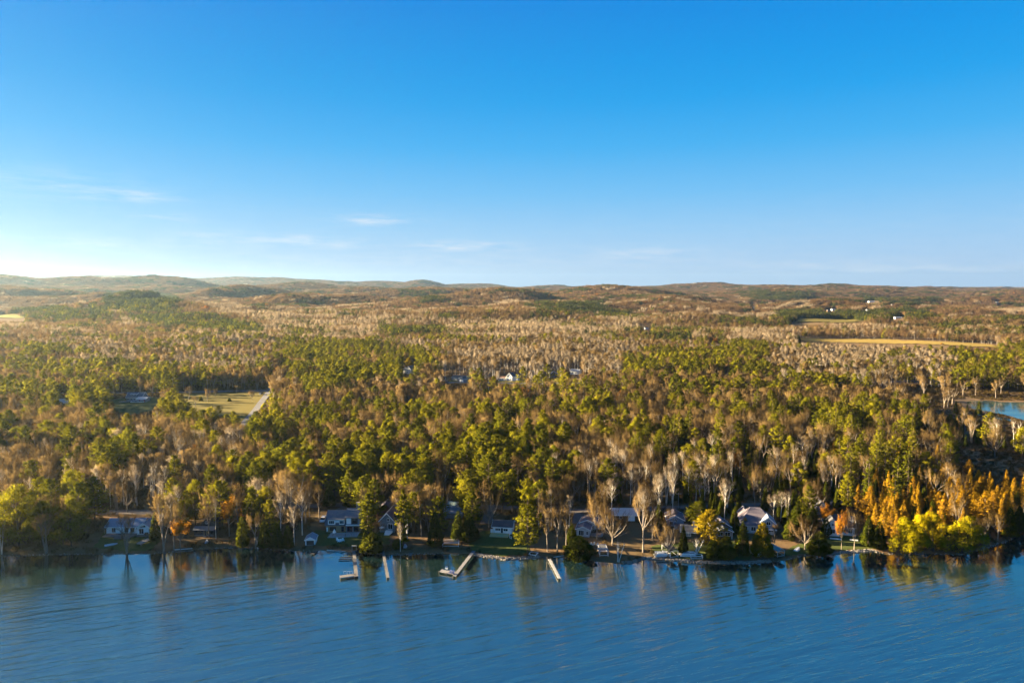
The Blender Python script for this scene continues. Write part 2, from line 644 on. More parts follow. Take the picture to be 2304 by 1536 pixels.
def trunk_path(r, h, r0, bend=0.02, n=6):
    z = np.linspace(0, h, n)
    x = np.cumsum(r.normal(0, bend * h / n, n)) * (z > 0)
    y = np.cumsum(r.normal(0, bend * h / n, n)) * (z > 0)
    P = np.stack([x, y, z], 1)
    R = r0 * (1 - 0.85 * z / h)
    return P, R


def conifer(seed, h=18, R=4.3, z0=.22, nwh=17, nbr=6, ntuft=18, nneed=6, nl=.55, nw=.16, prof='pine', mt='pine_bark', mc='pine_needles', up=.7, e0=-8, e1=55, lat=.17, skip=.14):
    r = np.random.default_rng(seed)
    P, RR = trunk_path(r, h * .97, h * .013)
    tr = [tubes(P[:-1], P[1:], RR[:-1], RR[1:], 6)]
    bA, bB, bR = [], [], []
    C, D, tint, BN = [], [], [], []
    for k in range(nwh):
        t = (k + r.uniform(-.3, .3)) / (nwh - 1)
        t = min(max(t, 0), 1)
        z = h * (z0 + (0.965 - z0) * t ** .92)
        if prof == 'pine':
            L0 = R * (1 - t ** 1.7) ** .75 * (0.66 + 0.34 * min(1, t / .3)) + .45
        elif prof == 'column':
            L0 = R * (0.75 + .25 * math.sin(t * 9 + seed)) * (1 - t ** 3) * (0.6 + .4 * min(1, t / .2)) + .3
        else:
            L0 = R * (1 - t) ** .9 * (0.72 + 0.28 * min(1, t / .12)) + .12
        m = max(3, int(round(nbr * (1 - .35 * t))))
        for az in r.uniform(0, 2 * math.pi) + np.arange(m) * 2 * math.pi / m + r.normal(0, .28, m):
            if r.random() < skip and t < .9:
                continue
            L = L0 * r.uniform(.66, 1.18)
            e = math.radians(e0 + (e1 - e0) * t + r.normal(0, 7))
            o = np.array((math.cos(az), math.sin(az), 0))
            s_ = np.array((-math.sin(az), math.cos(az), 0))
            base = np.array((np.interp(z, P[:, 2], P[:, 0]), np.interp(z, P[:, 2], P[:, 1]), z))
            nt2 = max(4, int(ntuft * (.35 + .65 * L / R)))
            s = r.uniform(.16, 1, nt2) ** .75
            curve = lambda q: base + np.outer(q * L * math.cos(e), o) + np.outer(q * L * math.sin(e) + .16 * L * q ** 2, (0, 0, 1))
            p = curve(s)
            p = p + np.outer(r.normal(0, 1, nt2) * lat * L * (.35 + s), s_) + np.outer(r.normal(0, .10 + .02 * L, nt2), (0, 0, 1))
            ends = curve(np.array([0, .5, .95]))
            bA += [ends[0], ends[1]]
            bB += [ends[1], ends[2]]
            bR += [h * .0042 * (L / R) + .015, h * .0026 * (L / R) + .01]
            tb = r.uniform(0, 1)
            d = o * .62 + np.array((0, 0, up))
            C.append(np.repeat(p, nneed, 0) + r.normal(0, .07, (nt2 * nneed, 3)))
            mid_ = curve(np.array([.62]))
            BN.append(np.repeat(unit(p - mid_ + np.array((0, 0, .12 * L))) * .75, nneed, 0))
            D.append(d + r.normal(0, .55, (nt2 * nneed, 3)))
            tint.append(np.clip(tb * .6 + np.repeat(r.uniform(0, .4, nt2), nneed), 0, 1))
    C, D, tint = np.concatenate(C), np.concatenate(D), np.concatenate(tint)
    bR = np.array(bR)
    tr.append(tubes(bA, bB, bR, bR * .6, 3))
    n = len(C)
    cr_ = cards(r, C, D, nl * r.uniform(.7, 1.25, n), nw * r.uniform(.7, 1.3, n))
    w = np.percentile(np.hypot(cr_[0][:, 0], cr_[0][:, 1]), 96) * 2
    lo, hi = h * z0, h
    d = (C - np.array((0, 0, lo + .35 * (hi - lo)))) / np.array((w / 2, w / 2, (hi - lo) * .65))
    nrm = unit(.8 * d + np.concatenate(BN) + np.array((0, 0, .25)) + r.normal(0, .38, C.shape))
    return Tree(h, w, merge(*tr), cr_, mt, mc, tint, nrm)


def cedar(seed, h=12, R=2.0, n=4200, cl=.42, cw=.2, z0=.06, mc='cedar_leaves', power=.85, lump=.16, mt='pine_bark'):
    r = np.random.default_rng(seed)
    t = 1 - np.sqrt(r.uniform(0.0, 1, n))
    t = np.clip(t * 1.02, 0, 1)
    az = r.uniform(0, 2 * math.pi, n)
    ph = r.uniform(0, 6, 4)
    lum = 1 + lump * np.sin(3 * az + ph[0] + 5 * t) + lump * .7 * np.sin(5 * az - 14 * t + ph[1]) + lump * .6 * np.sin(23 * t + ph[2] + 2 * az)
    rad = R * (1 - t) ** power * lum * (r.uniform(.35, 1, n) ** .35) * (0.7 + .3 * np.minimum(1, t / .1))
    C = np.stack([rad * np.cos(az), rad * np.sin(az), h * (z0 + (1 - z0) * t) * .97], 1)
    D = np.stack([np.cos(az) * .6, np.sin(az) * .6, np.full(n, .75)], 1) + r.normal(0, .45, (n, 3))
    cr_ = cards(r, C, D, cl * r.uniform(.6, 1.3, n), cw * r.uniform(.7, 1.3, n))
    P, RR = trunk_path(r, h * .9, h * .012, .005)
    tint = np.clip(.5 + .3 * np.sin(3 * az + 9 * t + ph[3]) + r.normal(0, .18, n), 0, 1)
    return Tree(h, R * 2, tubes(P[:-1], P[1:], RR[:-1], RR[1:], 5), cr_, mt, mc, tint)


def broadleaf(seed, h=16, R=4.5, form='round', leaders=5, kids=(4, 4, 3), twigs=9, tl=.95, tw=.045, mt='grey_bark', mc='bare_twigs', bole=.28, r0=.016, leaves=0, leafmat=None, leafsize=.35):
    r = np.random.default_rng(seed)
    A, B, R0, R1 = [], [], [], []
    ends, edirs = [], []

    def grow(p, d, L, rad, lv):
        q, pts, n = p, [p], 3
        dd = d
        for i in range(n):
            dd = unit(dd + r.normal(0, .13, 3) + np.array((0, 0, .10)))
            q2 = q + dd * L / n
            A.append(q)
            B.append(q2)
            R0.append(rad * (1 - .55 * i / n))
            R1.append(rad * (1 - .55 * (i + 1) / n))
            q = q2
            pts.append(q)
        if lv == len(kids) - 1:
            ends.append(pts[2])
            edirs.append(unit(dd + r.normal(0, .5, 3)))
            ends.append(pts[3])
            edirs.append(unit(dd + r.normal(0, .5, 3)))
        if lv >= len(kids):
            ends.append(pts[1])
            edirs.append(dd)
            ends.append(q)
            edirs.append(dd)
            return
        for c in range(kids[lv]):
            f = r.uniform(.35, 1.0) if c else 1.0
            i = min(int(f * n), n - 1)
            pp = pts[i] + (pts[i + 1] - pts[i]) * (f * n - i if f < 1 else 1)
            ax = unit(r.normal(0, 1, 3) - dd * float(np.dot(r.normal(0, 1, 3), dd)))
            sp = r.uniform(.45, 1.05) if c else r.uniform(0, .25)
            grow(pp, unit(dd + ax * sp), L * r.uniform(.52, .78), rad * .48, lv + 1)

    if form == 'round':
        tb = np.array((0, 0, bole * h))
        n = 4
        for i in range(n):
            A.append(tb * i / n)
            B.append(tb * (i + 1) / n)
            R0.append(h * r0 * (1 - .08 * i))
            R1.append(h * r0 * (1 - .08 * (i + 1)))
        for k in range(leaders):
            az = k * 2 * math.pi / leaders + r.normal(0, .3)
            e = math.radians(r.uniform(24, 78))
            d = np.array((math.cos(az) * math.cos(e), math.sin(az) * math.cos(e), math.sin(e)))
            grow(tb * r.uniform(.82, 1.0), d, h * r.uniform(.26, .36), h * r0 * .55, 0)
    else:                      # a straight bole with ascending side branches
        stems = leaders if form == 'multi' else 1
        for sidx in range(stems):
            lean = np.array((*(r.normal(0, .16 if stems > 1 else .03, 2)), 1.0))
            m = 8
            P = [np.array((0., 0, 0)) + (r.normal(0, .25, 3) * (1, 1, 0) if stems > 1 else 0)]
            for i in range(m):
                P.append(P[-1] + (lean + np.array((*r.normal(0, .05, 2), 0))) * h * .95 / m)
            for i in range(m):
                A.append(P[i])
                B.append(P[i + 1])
                R0.append(h * r0 * (1 - .11 * i))
                R1.append(h * r0 * (1 - .11 * (i + 1)))
            nb = 15 if stems == 1 else 9
            for k in range(nb):
                t = bole + (.98 - bole) * (k + r.uniform(0, .8)) / nb
                i = min(int(t * m), m - 1)
                p = P[i] + (P[i + 1] - P[i]) * (t * m - i)
                az = k * 2.4 + r.normal(0, .4)
                e = math.radians(r.uniform(28, 62))
                d = np.array((math.cos(az) * math.cos(e), math.sin(az) * math.cos(e), math.sin(e)))
                tt = (t - bole) / (1 - bole)
                L = h * .20 * (math.sin(math.pi * min(1, .18 + tt * .80)) * .9 + .12)
                grow(p, d, L, h * r0 * .26, len(kids) - 2)
    A, B = np.array(A), np.array(B)
    R0, R1 = np.maximum(np.array(R0), .016), np.maximum(np.array(R1), .013)
    E, ED = np.array(ends), np.array(edirs)
    C = np.repeat(E, twigs, 0) + r.normal(0, .10, (len(E) * twigs, 3))
    D = np.repeat(ED, twigs, 0) + r.normal(0, .62, (len(E) * twigs, 3)) + np.array((0, 0, .14))
    n = len(C)
    V2, T2 = cards(r, C, D, tl * r.uniform(.5, 1.3, n), tw)
    allz = np.percentile(V2[:, 2], 99.5)
    rr = np.percentile(np.hypot(V2[:, 0], V2[:, 1]), 96)
    s = np.array((R / rr, R / rr, h / allz))
    A, B, V2 = A * s, B * s, V2 * s
    thick = R0 > h * r0 * .12
    trunk = tubes(A[thick], B[thick], R0[thick], R1[thick], 5)
    tint = np.repeat(r.uniform(0, 1, len(E)), twigs)
    crown = [(V2, T2)]
    if (~thick).any():
        fine = tubes(A[~thick], B[~thick], R0[~thick], R1[~thick], 3)
        crown.append(fine)
        tint = np.r_[tint, np.full(len(fine[1]), .7)]
    if leaves:
        pick = r.integers(0, len(E), leaves)
        Cl = E[pick] * s + r.normal(0, .40, (leaves, 3))
        lv = cards(r, Cl, r.normal(0, 1, (leaves, 3)), leafsize * r.uniform(.7, 1.3, leaves), leafsize * .8, True)
        crown = [lv]
        tint = np.repeat(np.clip(r.uniform(0, 1, len(E))[pick] * .7 + r.uniform(0, .3, leaves), 0, 1), 2)
        th2 = R0 > .02
        trunk = tubes(A[th2], B[th2], R0[th2], R1[th2], 4)
        mc = leafmat
    return Tree(h, R * 2, trunk, merge(*crown), mt, mc, tint)


def puff(seed, h, R, n, cl, cw, mt, mc, bole=.35, upw=.9, tw=.16, shape='round', streak=0):
    """a tree seen from far: trunk and a loose crown of slivers"""
    r = np.random.default_rng(seed)
    u = unit(r.normal(size=(n, 3))) * (r.uniform(.15, 1, (n, 1)) ** .45)
    if shape == 'cone':
        t = 1 - np.sqrt(r.uniform(0, 1, n))
        az = r.uniform(0, 2 * math.pi, n)
        rad = R * (1 - t) ** .75 * r.uniform(.5, 1, n) ** .5
        rad = rad if mc not in ('pine_needles', 'dark_pine_needles') else R * np.sqrt(np.clip(1 - t ** 2.2, 0, 1)) * r.uniform(.4, 1, n) ** .5
        C = np.stack([rad * np.cos(az), rad * np.sin(az), h * (bole + (1 - bole) * t) - cl * .4], 1)
        D = np.stack([np.cos(az) * .7, np.sin(az) * .7, np.full(n, .6)], 1) + r.normal(0, .4, (n, 3))
    else:
        C = np.stack([u[:, 0] * R, u[:, 1] * R, h * (bole + 1) / 2 + u[:, 2] * h * (1 - bole) / 2 - cl * .45], 1)
        D = u * .6 + np.array((0, 0, upw)) + r.normal(0, .35, (n, 3))
    cr_ = cards(r, C, D, cl * r.uniform(.6, 1.3, n), cw * r.uniform(.7, 1.3, n))
    A, B, ra, rb = [(0, 0, 0)], [(0, 0, h * .85)], [tw], [tw * .3]
    for k in range(streak):
        p = r.normal(0, R * .45, 2)
        A.append((p[0] * .5, p[1] * .5, 0))
        B.append((p[0], p[1], h * r.uniform(.75, .95)))
        ra.append(tw)
        rb.append(tw * .4)
    tint = np.clip(r.uniform(0, 1) * .6 + r.uniform(0, .4, n), 0, 1)
    return Tree(h, 2 * R, tubes(np.array(A), np.array(B), np.array(ra), np.array(rb), 3), cr_, mt, mc, tint)


def grove(seed, size, count, maker):
    """a patch of trees seen from very far"""
    r = np.random.default_rng(seed)
    VT, VC, tint = [], [], []
    ot = oc = 0
    TT, TC, NR = [], [], []
    g = int(math.ceil(math.sqrt(count)))
    for i in range(g):
        for j in range(g):
            tr_ = maker(r.integers(1 << 30))
            p = np.array(((i + r.uniform(.1, .9)) / g - .5, (j + r.uniform(.1, .9)) / g - .5, 0)) * size
            s = r.uniform(.8, 1.15)
            p = p - np.array((0, 0, 1.0))
            VT.append(tr_.trunk[0] * s + p)
            TT.append(tr_.trunk[1] + ot)
            ot += len(tr_.trunk[0])
            VC.append(tr_.crown[0] * s + p)
            TC.append(tr_.crown[1] + oc)
            oc += len(tr_.crown[0])
            tint.append(tr_.tint)
            NR.append(tr_.nrm)
    return Tree(16, size, (np.concatenate(VT), np.concatenate(TT)), (np.concatenate(VC), np.concatenate(TC)), tr_.mt, tr_.mc, np.concatenate(tint), np.concatenate(NR))


def round_lobes(seed, h, R, z0=.3, n=13):
    r = np.random.default_rng(seed)
    out = []
    for k in range(n):
        t = (k + .5) / n
        z = h * (z0 + (.90 - z0) * t)
        rad = R * math.sqrt(max(0.0, 1 - t ** 2.4)) * (.72 + .28 * min(1, t / .25)) * r.uniform(.62, .82)
        q = R * r.uniform(.34, .46) * (1.05 - .3 * t)
        out.append((rad * math.cos(k * 2.4 + r.normal(0, .2)), rad * math.sin(k * 2.4 + r.normal(0, .2)), z, q))
    out.append((0, 0, h * .90, R * .36))
    return out


def lobed(seed, lobes, n, leaf, mc, mt='pine_bark'):
    """a crown of many overlapping rounded lobes of leaves: lobes = (x, y, z, r)"""
    r = np.random.default_rng(seed)
    L = np.array(lobes, float)
    sub = []
    for x, y, z, q in L:
        for k in range(9):
            d = unit(r.normal(size=3))
            if d[2] < -.6:
                d[2] *= -1
            sub.append((x + d[0] * q * .72, y + d[1] * q * .72, z + d[2] * q * .66, q * r.uniform(.34, .52), r.uniform(0, 1)))
    S = np.array(sub)
    pr = S[:, 3] ** 2 / (S[:, 3] ** 2).sum()
    pick = r.choice(len(S), n, p=pr)
    u = unit(r.normal(size=(n, 3)))
    C = S[pick, :3] + u * S[pick, 3:4] * (r.uniform(.45, 1.12, (n, 1)) ** .5)
    keep = C[:, 2] > .15
    C, u, pick = C[keep], u[keep], pick[keep]
    n = len(C)
    cr_ = cards(r, C, u * .5 + np.array((0, 0, .3)) + r.normal(0, .6, (n, 3)), leaf * r.uniform(.7, 1.3, n), leaf * (.45 if mc == 'willow_leaves' else .30) * r.uniform(.7, 1.3, n), True)
    tint = np.repeat(np.clip(S[pick, 4] * .7 + r.uniform(0, .3, n), 0, 1), 2)
    A = [(0, 0, -.3)] * len(L) if mc == 'willow_leaves' else [(0, 0, max(0., z * .8 - .6)) for x, y, z, q in lobes]
    B = [(x, y, z) for x, y, z, q in lobes]
    trk = tubes(np.array(A, float), np.array(B, float), np.full(len(L), .22 if mc == 'willow_leaves' else .09), np.full(len(L), .05), 5)
    if mc != 'willow_leaves':
        zt = L[:, 2].max()
        trk = merge(trk, tubes([(0, 0, 0), (0, 0, zt * .5)], [(0, 0, zt * .5), (0, 0, zt)], [zt * .016, zt * .011], [zt * .011, .04], 7))
    w = (L[:, 0] + L[:, 3]).max() - (L[:, 0] - L[:, 3]).min()
    big = unit(C - L[pick // 9, :3])
    nr_ = np.repeat(unit(.75 * u + (.9 if mc == 'willow_leaves' else .6) * big + r.normal(0, .28 if mc == 'willow_leaves' else .60, u.shape)), 2, 0)
    return Tree((L[:, 2] + L[:, 3]).max(), w, trk, cr_, mt, mc, tint, nr_)


# ------------------------------------------------------------------ the kinds of tree
HI, MID, LOW = {}, {}, {}
HI['pine'] = [conifer(10 + i, 18, R, z0, nwh, 6, nt3, 7) for i, (R, z0, nwh, nt3) in enumerate([(4.4, .20, 18, 20), (4.9, .26, 16, 22), (4.0, .16, 19, 19), (5.2, .32, 14, 24), (3.7, .24, 18, 18)])]
HI['roundpine'] = [lobed(650 + i, round_lobes(650 + i, 18, 6.6, .16, 17), 13000, .52, 'pine_needles') for i in range(2)]
HI['pine'] += [lobed(660 + i, round_lobes(660 + i, 17, R, z0, 11), 6500, .46, 'pine_needles') for i, (R, z0) in enumerate([(4.2, .34), (3.6, .28), (4.6, .42)])]
HI['tallpine'] = [conifer(30 + i, 24, 3.6, .22, 17, 5, 17, 6, .6, .17, 'pine', e0=-4, e1=28, up=.35, lat=.24, skip=.28) for i in range(3)]
HI['column'] = [conifer(40 + i, 20, 2.9, .10, 21, 6, 18, 8, .55, .17, 'column') for i in range(2)]
HI['goldpine'] = [conifer(50, 15, 4.6, .16, 14, 6, 24, 9, .62, .19, 'pine', mc='gold_pine_needles', e0=-12, e1=45, lat=.2)]
HI['cedar'] = [cedar(60 + i, 12, R, n, power=p) for i, (R, n, p) in enumerate([(1.7, 4200, .85), (2.1, 5000, .7), (1.35, 3600, .95), (1.9, 4600, .8)])]
HI['bushcedar'] = [cedar(70 + i, 9, 3.0, 7000, .45, .22, power=.5, lump=.2) for i in range(2)]
HI['goldcedar'] = [cedar(74 + i, 11, 2.4, 6500, .45, .22, mc='gold_cedar_leaves', power=.6, lump=.2) for i in range(2)]
HI['larch'] = [conifer(80 + i, 16, R, .16, 24, 7, 13, 6, .45, .13, 'cone', mc='larch_needles', up=.5, e0=2, e1=40, lat=.2, skip=.1) for i, R in enumerate((3.0, 2.5, 3.3))]
HI['maple'] = [broadleaf(90 + i, 13, 4.0, 'round', 5, (4, 3), 3, leaves=3600, leafmat='maple_leaves', leafsize=.38) for i in range(3)]
HI['bare'] = [broadleaf(100 + i, 16, R, fm, ld, kd, 5, tl=1.1, tw=.040, bole=bl) for i, (R, fm, ld, kd, bl) in enumerate([
    (4.8, 'round', 7, (4, 4, 3), .17), (4.3, 'round', 6, (4, 4, 3), .24), (3.4, 'stem', 1, (3, 3, 3), .34), (3.6, 'round', 4, (4, 4, 4), .42), (3.8, 'multi', 4, (3, 3, 3), .35), (5.0, 'round', 7, (4, 4, 3), .2)])]
HI['birch'] = [broadleaf(120 + i, 17, R, fm, ld, (3, 4, 3), 5, tw=.042, mt='birch_bark', mc='birch_twigs', bole=bl, r0=.0125) for i, (R, fm, ld, bl) in enumerate([
    (2.6, 'stem', 1, .42), (3.1, 'stem', 1, .5), (2.9, 'multi', 2, .46), (2.3, 'stem', 1, .38)])]
HI['dead'] = [broadleaf(140 + i, 8, 2.6, 'multi', 4, (2, 2), 1, tl=.5, tw=.04, mt='dead_wood', mc='birch_twigs', bole=.3, r0=.022) for i in range(2)]

MID['pine'] = [conifer(210 + i, 18, R, .2, 13, 6, 9, 4, .95, .34) for i, R in enumerate((4.4, 4.9, 4.0, 5.0))]
MID['pine'] += [lobed(670 + i, round_lobes(670 + i, 17, R, z0, 10), 1500, .95, 'pine_needles') for i, (R, z0) in enumerate([(4.2, .34), (3.7, .28)])]
MID['tallpine'] = [conifer(230 + i, 23, 3.7, .22, 13, 5, 9, 4, .9, .32, 'pine', e0=-4, e1=30, up=.4, lat=.24, skip=.25) for i in range(2)]
MID['cedar'] = [cedar(260 + i, 12, R, 900, .85, .42) for i, R in enumerate((1.7, 2.1, 1.5))]
MID['larch'] = [cedar(280 + i, 15, 2.6, 1300, .8, .32, z0=.14, mc='larch_needles', power=.9, lump=.14) for i in range(2)]
MID['maple'] = [broadleaf(290 + i, 13, 4.0, 'round', 4, (3, 3), 3, leaves=900, leafmat='maple_leaves', leafsize=.7) for i in range(2)]
MID['bare'] = [broadleaf(300 + i, 16, R, fm, ld, kd, 6, tl=1.2, tw=.11, bole=bl) for i, (R, fm, ld, kd, bl) in enumerate([
    (4.4, 'round', 5, (4, 4), .28), (4.0, 'round', 5, (4, 4), .36), (3.3, 'stem', 1, (3, 3), .36), (3.6, 'multi', 3, (3, 3), .35)])]
MID['birch'] = [broadleaf(320 + i, 17, 2.7, fm, ld, (3, 3), 6, tl=1.1, tw=.10, mt='birch_bark', mc='birch_twigs', bole=.42, r0=.014) for i, (fm, ld) in enumerate([('stem', 1), ('stem', 1), ('multi', 2)])]

LOW['pine'] = [puff(410 + i, 17, 4.2, 260, 1.7, .9, 'pine_bark', 'dark_pine_needles' if i < 3 else 'pine_needles', .18, .7, .2, 'cone') for i in range(4)]
LOW['cedar'] = [puff(420 + i, 12, 1.9, 90, 1.6, .7, 'pine_bark', 'cedar_leaves', .06, .7, .15, 'cone') for i in range(2)]
LOW['larch'] = [puff(430 + i, 14, 2.6, 120, 1.6, .7, 'pine_bark', 'larch_needles', .15, .7, .15, 'cone') for i in range(2)]
LOW['maple'] = [puff(440 + i, 13, 4.4, 170, 1.4, .8, 'grey_bark', 'maple_leaves', .3) for i in range(2)]
LOW['bare'] = [puff(450 + i, 15, 4.4, 420, 1.9, .17, 'grey_bark', 'hardwood_twigs' if i < 2 else 'bare_twigs', .26, .8, .10) for i in range(4)]
LOW['birch'] = [puff(460 + i, 17, 2.9, 330, 1.9, .14, 'birch_bark', 'birch_twigs', .36, 1.2, .075, streak=1) for i in range(4)]
FAR = {}
FAR['bare'] = [grove(500 + i, 30, 16, lambda s: puff(s, 14.5, 4.8, 130, 2.4, .40, 'grey_bark', 'hardwood_twigs', .2, .7, .1)) for i in range(6)]
FAR['birch'] = [grove(520 + i, 30, 30, lambda s: puff(s, 16, 2.9, 70, 2.6, .30, 'birch_bark', 'birch_twigs', .34, 1.2, .09)) for i in range(4)]
FAR['pine'] = [grove(540 + i, 30, 20, lambda s: puff(s, 18, 4.2, 80, 2.8, 1.5, 'pine_bark', 'dark_pine_needles', .06, .7, .2, 'cone')) for i in range(3)]
# ------------------------------------------------------------------ the setting
def ground_material():
    m, t, o = nodes_of('leaf_litter')
    p = t.nodes.new('ShaderNodeBsdfPrincipled')
    p.inputs['Roughness'].default_value = 1.0
    p.inputs['Specular IOR Level'].default_value = 0.05
    g = t.nodes.new('ShaderNodeNewGeometry')
    cols = []
    for sc, dt in ((0.35, 6), (0.02, 5)):
        no = t.nodes.new('ShaderNodeTexNoise')
        no.inputs['Scale'].default_value = sc
        no.inputs['Detail'].default_value = dt
        no.inputs['Roughness'].default_value = .7
        t.links.new(g.outputs['Position'], no.inputs['Vector'])
        cols.append(no.outputs['Fac'])
    a = ramp_node(t, [(.3, (.085, .055, .030)), (.5, (.13, .083, .045)), (.72, (.105, .078, .036))], cols[0])
    b = ramp_node(t, [(.35, (.095, .080, .034)), (.55, (.14, .088, .048)), (.75, (.11, .068, .038))], cols[1])
    mx = t.nodes.new('ShaderNodeMixRGB')
    mx.inputs[0].default_value = .5
    t.links.new(a.outputs[0], mx.inputs[1])
    t.links.new(b.outputs[0], mx.inputs[2])
    t.links.new(mx.outputs[0], p.inputs['Base Color'])
    bp = t.nodes.new('ShaderNodeBump')
    bp.inputs['Strength'].default_value = .5
    bp.inputs['Distance'].default_value = .4
    t.links.new(cols[0], bp.inputs['Height'])
    t.links.new(bp.outputs[0], p.inputs['Normal'])
    t.links.new(p.outputs[0], o.inputs[0])


def grass_material(name, c0, c1, c2, s1=.08, s2=.9):
    m, t, o = nodes_of(name)
    p = t.nodes.new('ShaderNodeBsdfPrincipled')
    p.inputs['Roughness'].default_value = .95
    p.inputs['Specular IOR Level'].default_value = .1
    g = t.nodes.new('ShaderNodeNewGeometry')
    rs = []
    for sc in (s1, s2):
        no = t.nodes.new('ShaderNodeTexNoise')
        no.inputs['Scale'].default_value = sc
        no.inputs['Detail'].default_value = 6
        no.inputs['Roughness'].default_value = .7
        t.links.new(g.outputs['Position'], no.inputs['Vector'])
        rs.append(ramp_node(t, [(.3, c0), (.5, c1), (.72, c2)], no.outputs['Fac']))
    mx = t.nodes.new('ShaderNodeMixRGB')
    mx.inputs[0].default_value = .5
    t.links.new(rs[0].outputs[0], mx.inputs[1])
    t.links.new(rs[1].outputs[0], mx.inputs[2])
    t.links.new(mx.outputs[0], p.inputs['Base Color'])
    t.links.new(p.outputs[0], o.inputs[0])


def water_material(name, body, ior, bumpd, rough=.06, calm=None):
    m, t, o = nodes_of(name)
    g = t.nodes.new('ShaderNodeNewGeometry')
    hs = []
    # long low crests running from near left to far right, with finer chop over them
    for rot, sc, st, det, dist in ((-.38, (.055, .42, 1), 1.0, 3, .6), (-.30, (.16, 1.1, 1), .34, 4, .8), (-.9, (.5, 1.6, 1), .10, 4, .5), (-.36, (.012, .05, 1), 1.5, 2, .3)):
        mp = t.nodes.new('ShaderNodeMapping')
        mp.vector_type = 'POINT'
        mp.inputs['Rotation'].default_value = (0, 0, rot)
        mp2 = t.nodes.new('ShaderNodeMapping')
        mp2.inputs['Scale'].default_value = sc
        no = t.nodes.new('ShaderNodeTexNoise')
        no.inputs['Scale'].default_value = 1
        no.inputs['Detail'].default_value = det
        no.inputs['Roughness'].default_value = .5
        no.inputs['Distortion'].default_value = dist
        t.links.new(g.outputs['Position'], mp.inputs[0])
        t.links.new(mp.outputs[0], mp2.inputs[0])
        t.links.new(mp2.outputs[0], no.inputs['Vector'])
        ml = t.nodes.new('ShaderNodeMath')
        ml.operation = 'MULTIPLY'
        ml.inputs[1].default_value = st
        t.links.new(no.outputs['Fac'], ml.inputs[0])
        hs.append(ml.outputs[0])
    s = hs[0]
    for h_ in hs[1:]:
        ad = t.nodes.new('ShaderNodeMath')
        t.links.new(s, ad.inputs[0])
        t.links.new(h_, ad.inputs[1])
        s = ad.outputs[0]
    if calm:                     # the water under the bank lies sheltered
        sy = t.nodes.new('ShaderNodeSeparateXYZ')
        t.links.new(g.outputs['Position'], sy.inputs[0])
        mr = t.nodes.new('ShaderNodeMapRange')
        mr.interpolation_type = 'SMOOTHSTEP'
        for i_, v_ in enumerate((calm[0], calm[1], 1.0, calm[2])):
            mr.inputs[i_ + 1].default_value = v_
        t.links.new(sy.outputs[1], mr.inputs[0])
        ml = t.nodes.new('ShaderNodeMath')
        ml.operation = 'MULTIPLY'
        t.links.new(mr.outputs[0], ml.inputs[0])
        t.links.new(s, ml.inputs[1])
        s = ml.outputs[0]
    b = t.nodes.new('ShaderNodeBump')
    b.inputs['Strength'].default_value = 1
    b.inputs['Distance'].default_value = bumpd
    t.links.new(s, b.inputs['Height'])
    gl = t.nodes.new('ShaderNodeBsdfGlossy')
    gl.inputs['Roughness'].default_value = rough
    gl.inputs['Color'].default_value = (1, .99, .90, 1)
    df = t.nodes.new('ShaderNodeBsdfDiffuse')
    df.inputs['Color'].default_value = (*body, 1)
    fr = t.nodes.new('ShaderNodeFresnel')
    fr.inputs['IOR'].default_value = ior
    for n_ in (gl, fr):
        t.links.new(b.outputs[0], n_.inputs['Normal'])
    mx = t.nodes.new('ShaderNodeMixShader')
    t.links.new(fr.outputs[0], mx.inputs[0])
    t.links.new(df.outputs[0], mx.inputs[1])
    t.links.new(gl.outputs[0], mx.inputs[2])
    t.links.new(mx.outputs[0], o.inputs[0])


ground_material()
grass_material('lawn_grass', (.045, .060, .014), (.060, .075, .018), (.085, .080, .026))
grass_material('dry_grass', (.085, .075, .016), (.125, .100, .019), (.105, .078, .018), .04, .5)
grass_material('green_field', (.13, .13, .018), (.16, .155, .022), (.14, .13, .022), .02, .2)
grass_material('gold_field', (.18, .125, .030), (.22, .155, .036), (.17, .13, .028), .02, .2)
grass_material('marsh_grass', (.10, .065, .036), (.16, .105, .055), (.22, .15, .08), .06, .6)
water_material('lake_water', (.006, .017, .019), 4.9, (.42), .03, (188.0, 232.0, .10))
water_material('pond_water', (.02, .05, .06), 10.0, .05)
surface('asphalt', (.115, .113, .118), .9, .2, .8, world_space=True)
surface('gravel', (.13, .11, .098), .95, .25, 1.2, world_space=True)
surface('stone', (.20, .18, .155), .9, .35, 2.5, bump=.4)

R_ = np.unique(np.round(np.concatenate([np.arange(185, 236, 1.5), np.arange(236, 300, .7), np.arange(300, 420, 2.2), np.geomspace(420, 12000, 330)]), 3))
A_ = np.radians(np.linspace(-52, 52, 520))
RR, AA = np.meshgrid(R_, A_, indexing='ij')
TX, TY = RR * np.tan(AA), RR
TZ = gh(TX, TY)
far_k = np.clip((RR - 6000) / 6000, 0, 1)
TZ = TZ + far_k * 9 * (fbm(TX / 90, TY / 140, 44, 3) - .5)
nr, na = RR.shape
ii, jj = np.meshgrid(np.arange(nr - 1), np.arange(na - 1), indexing='ij')
q = (ii * na + jj).ravel()
quads = np.stack([q, q + 1, q + na + 1, q + na], 1)
ground = link('ground', np_mesh('ground', np.stack([TX.ravel(), TY.ravel(), TZ.ravel()], 1), quads, ['leaf_litter'], smooth=True))
tag(ground, 'brown leaf covered land rising from the lake to the wooded hills', kind='structure')

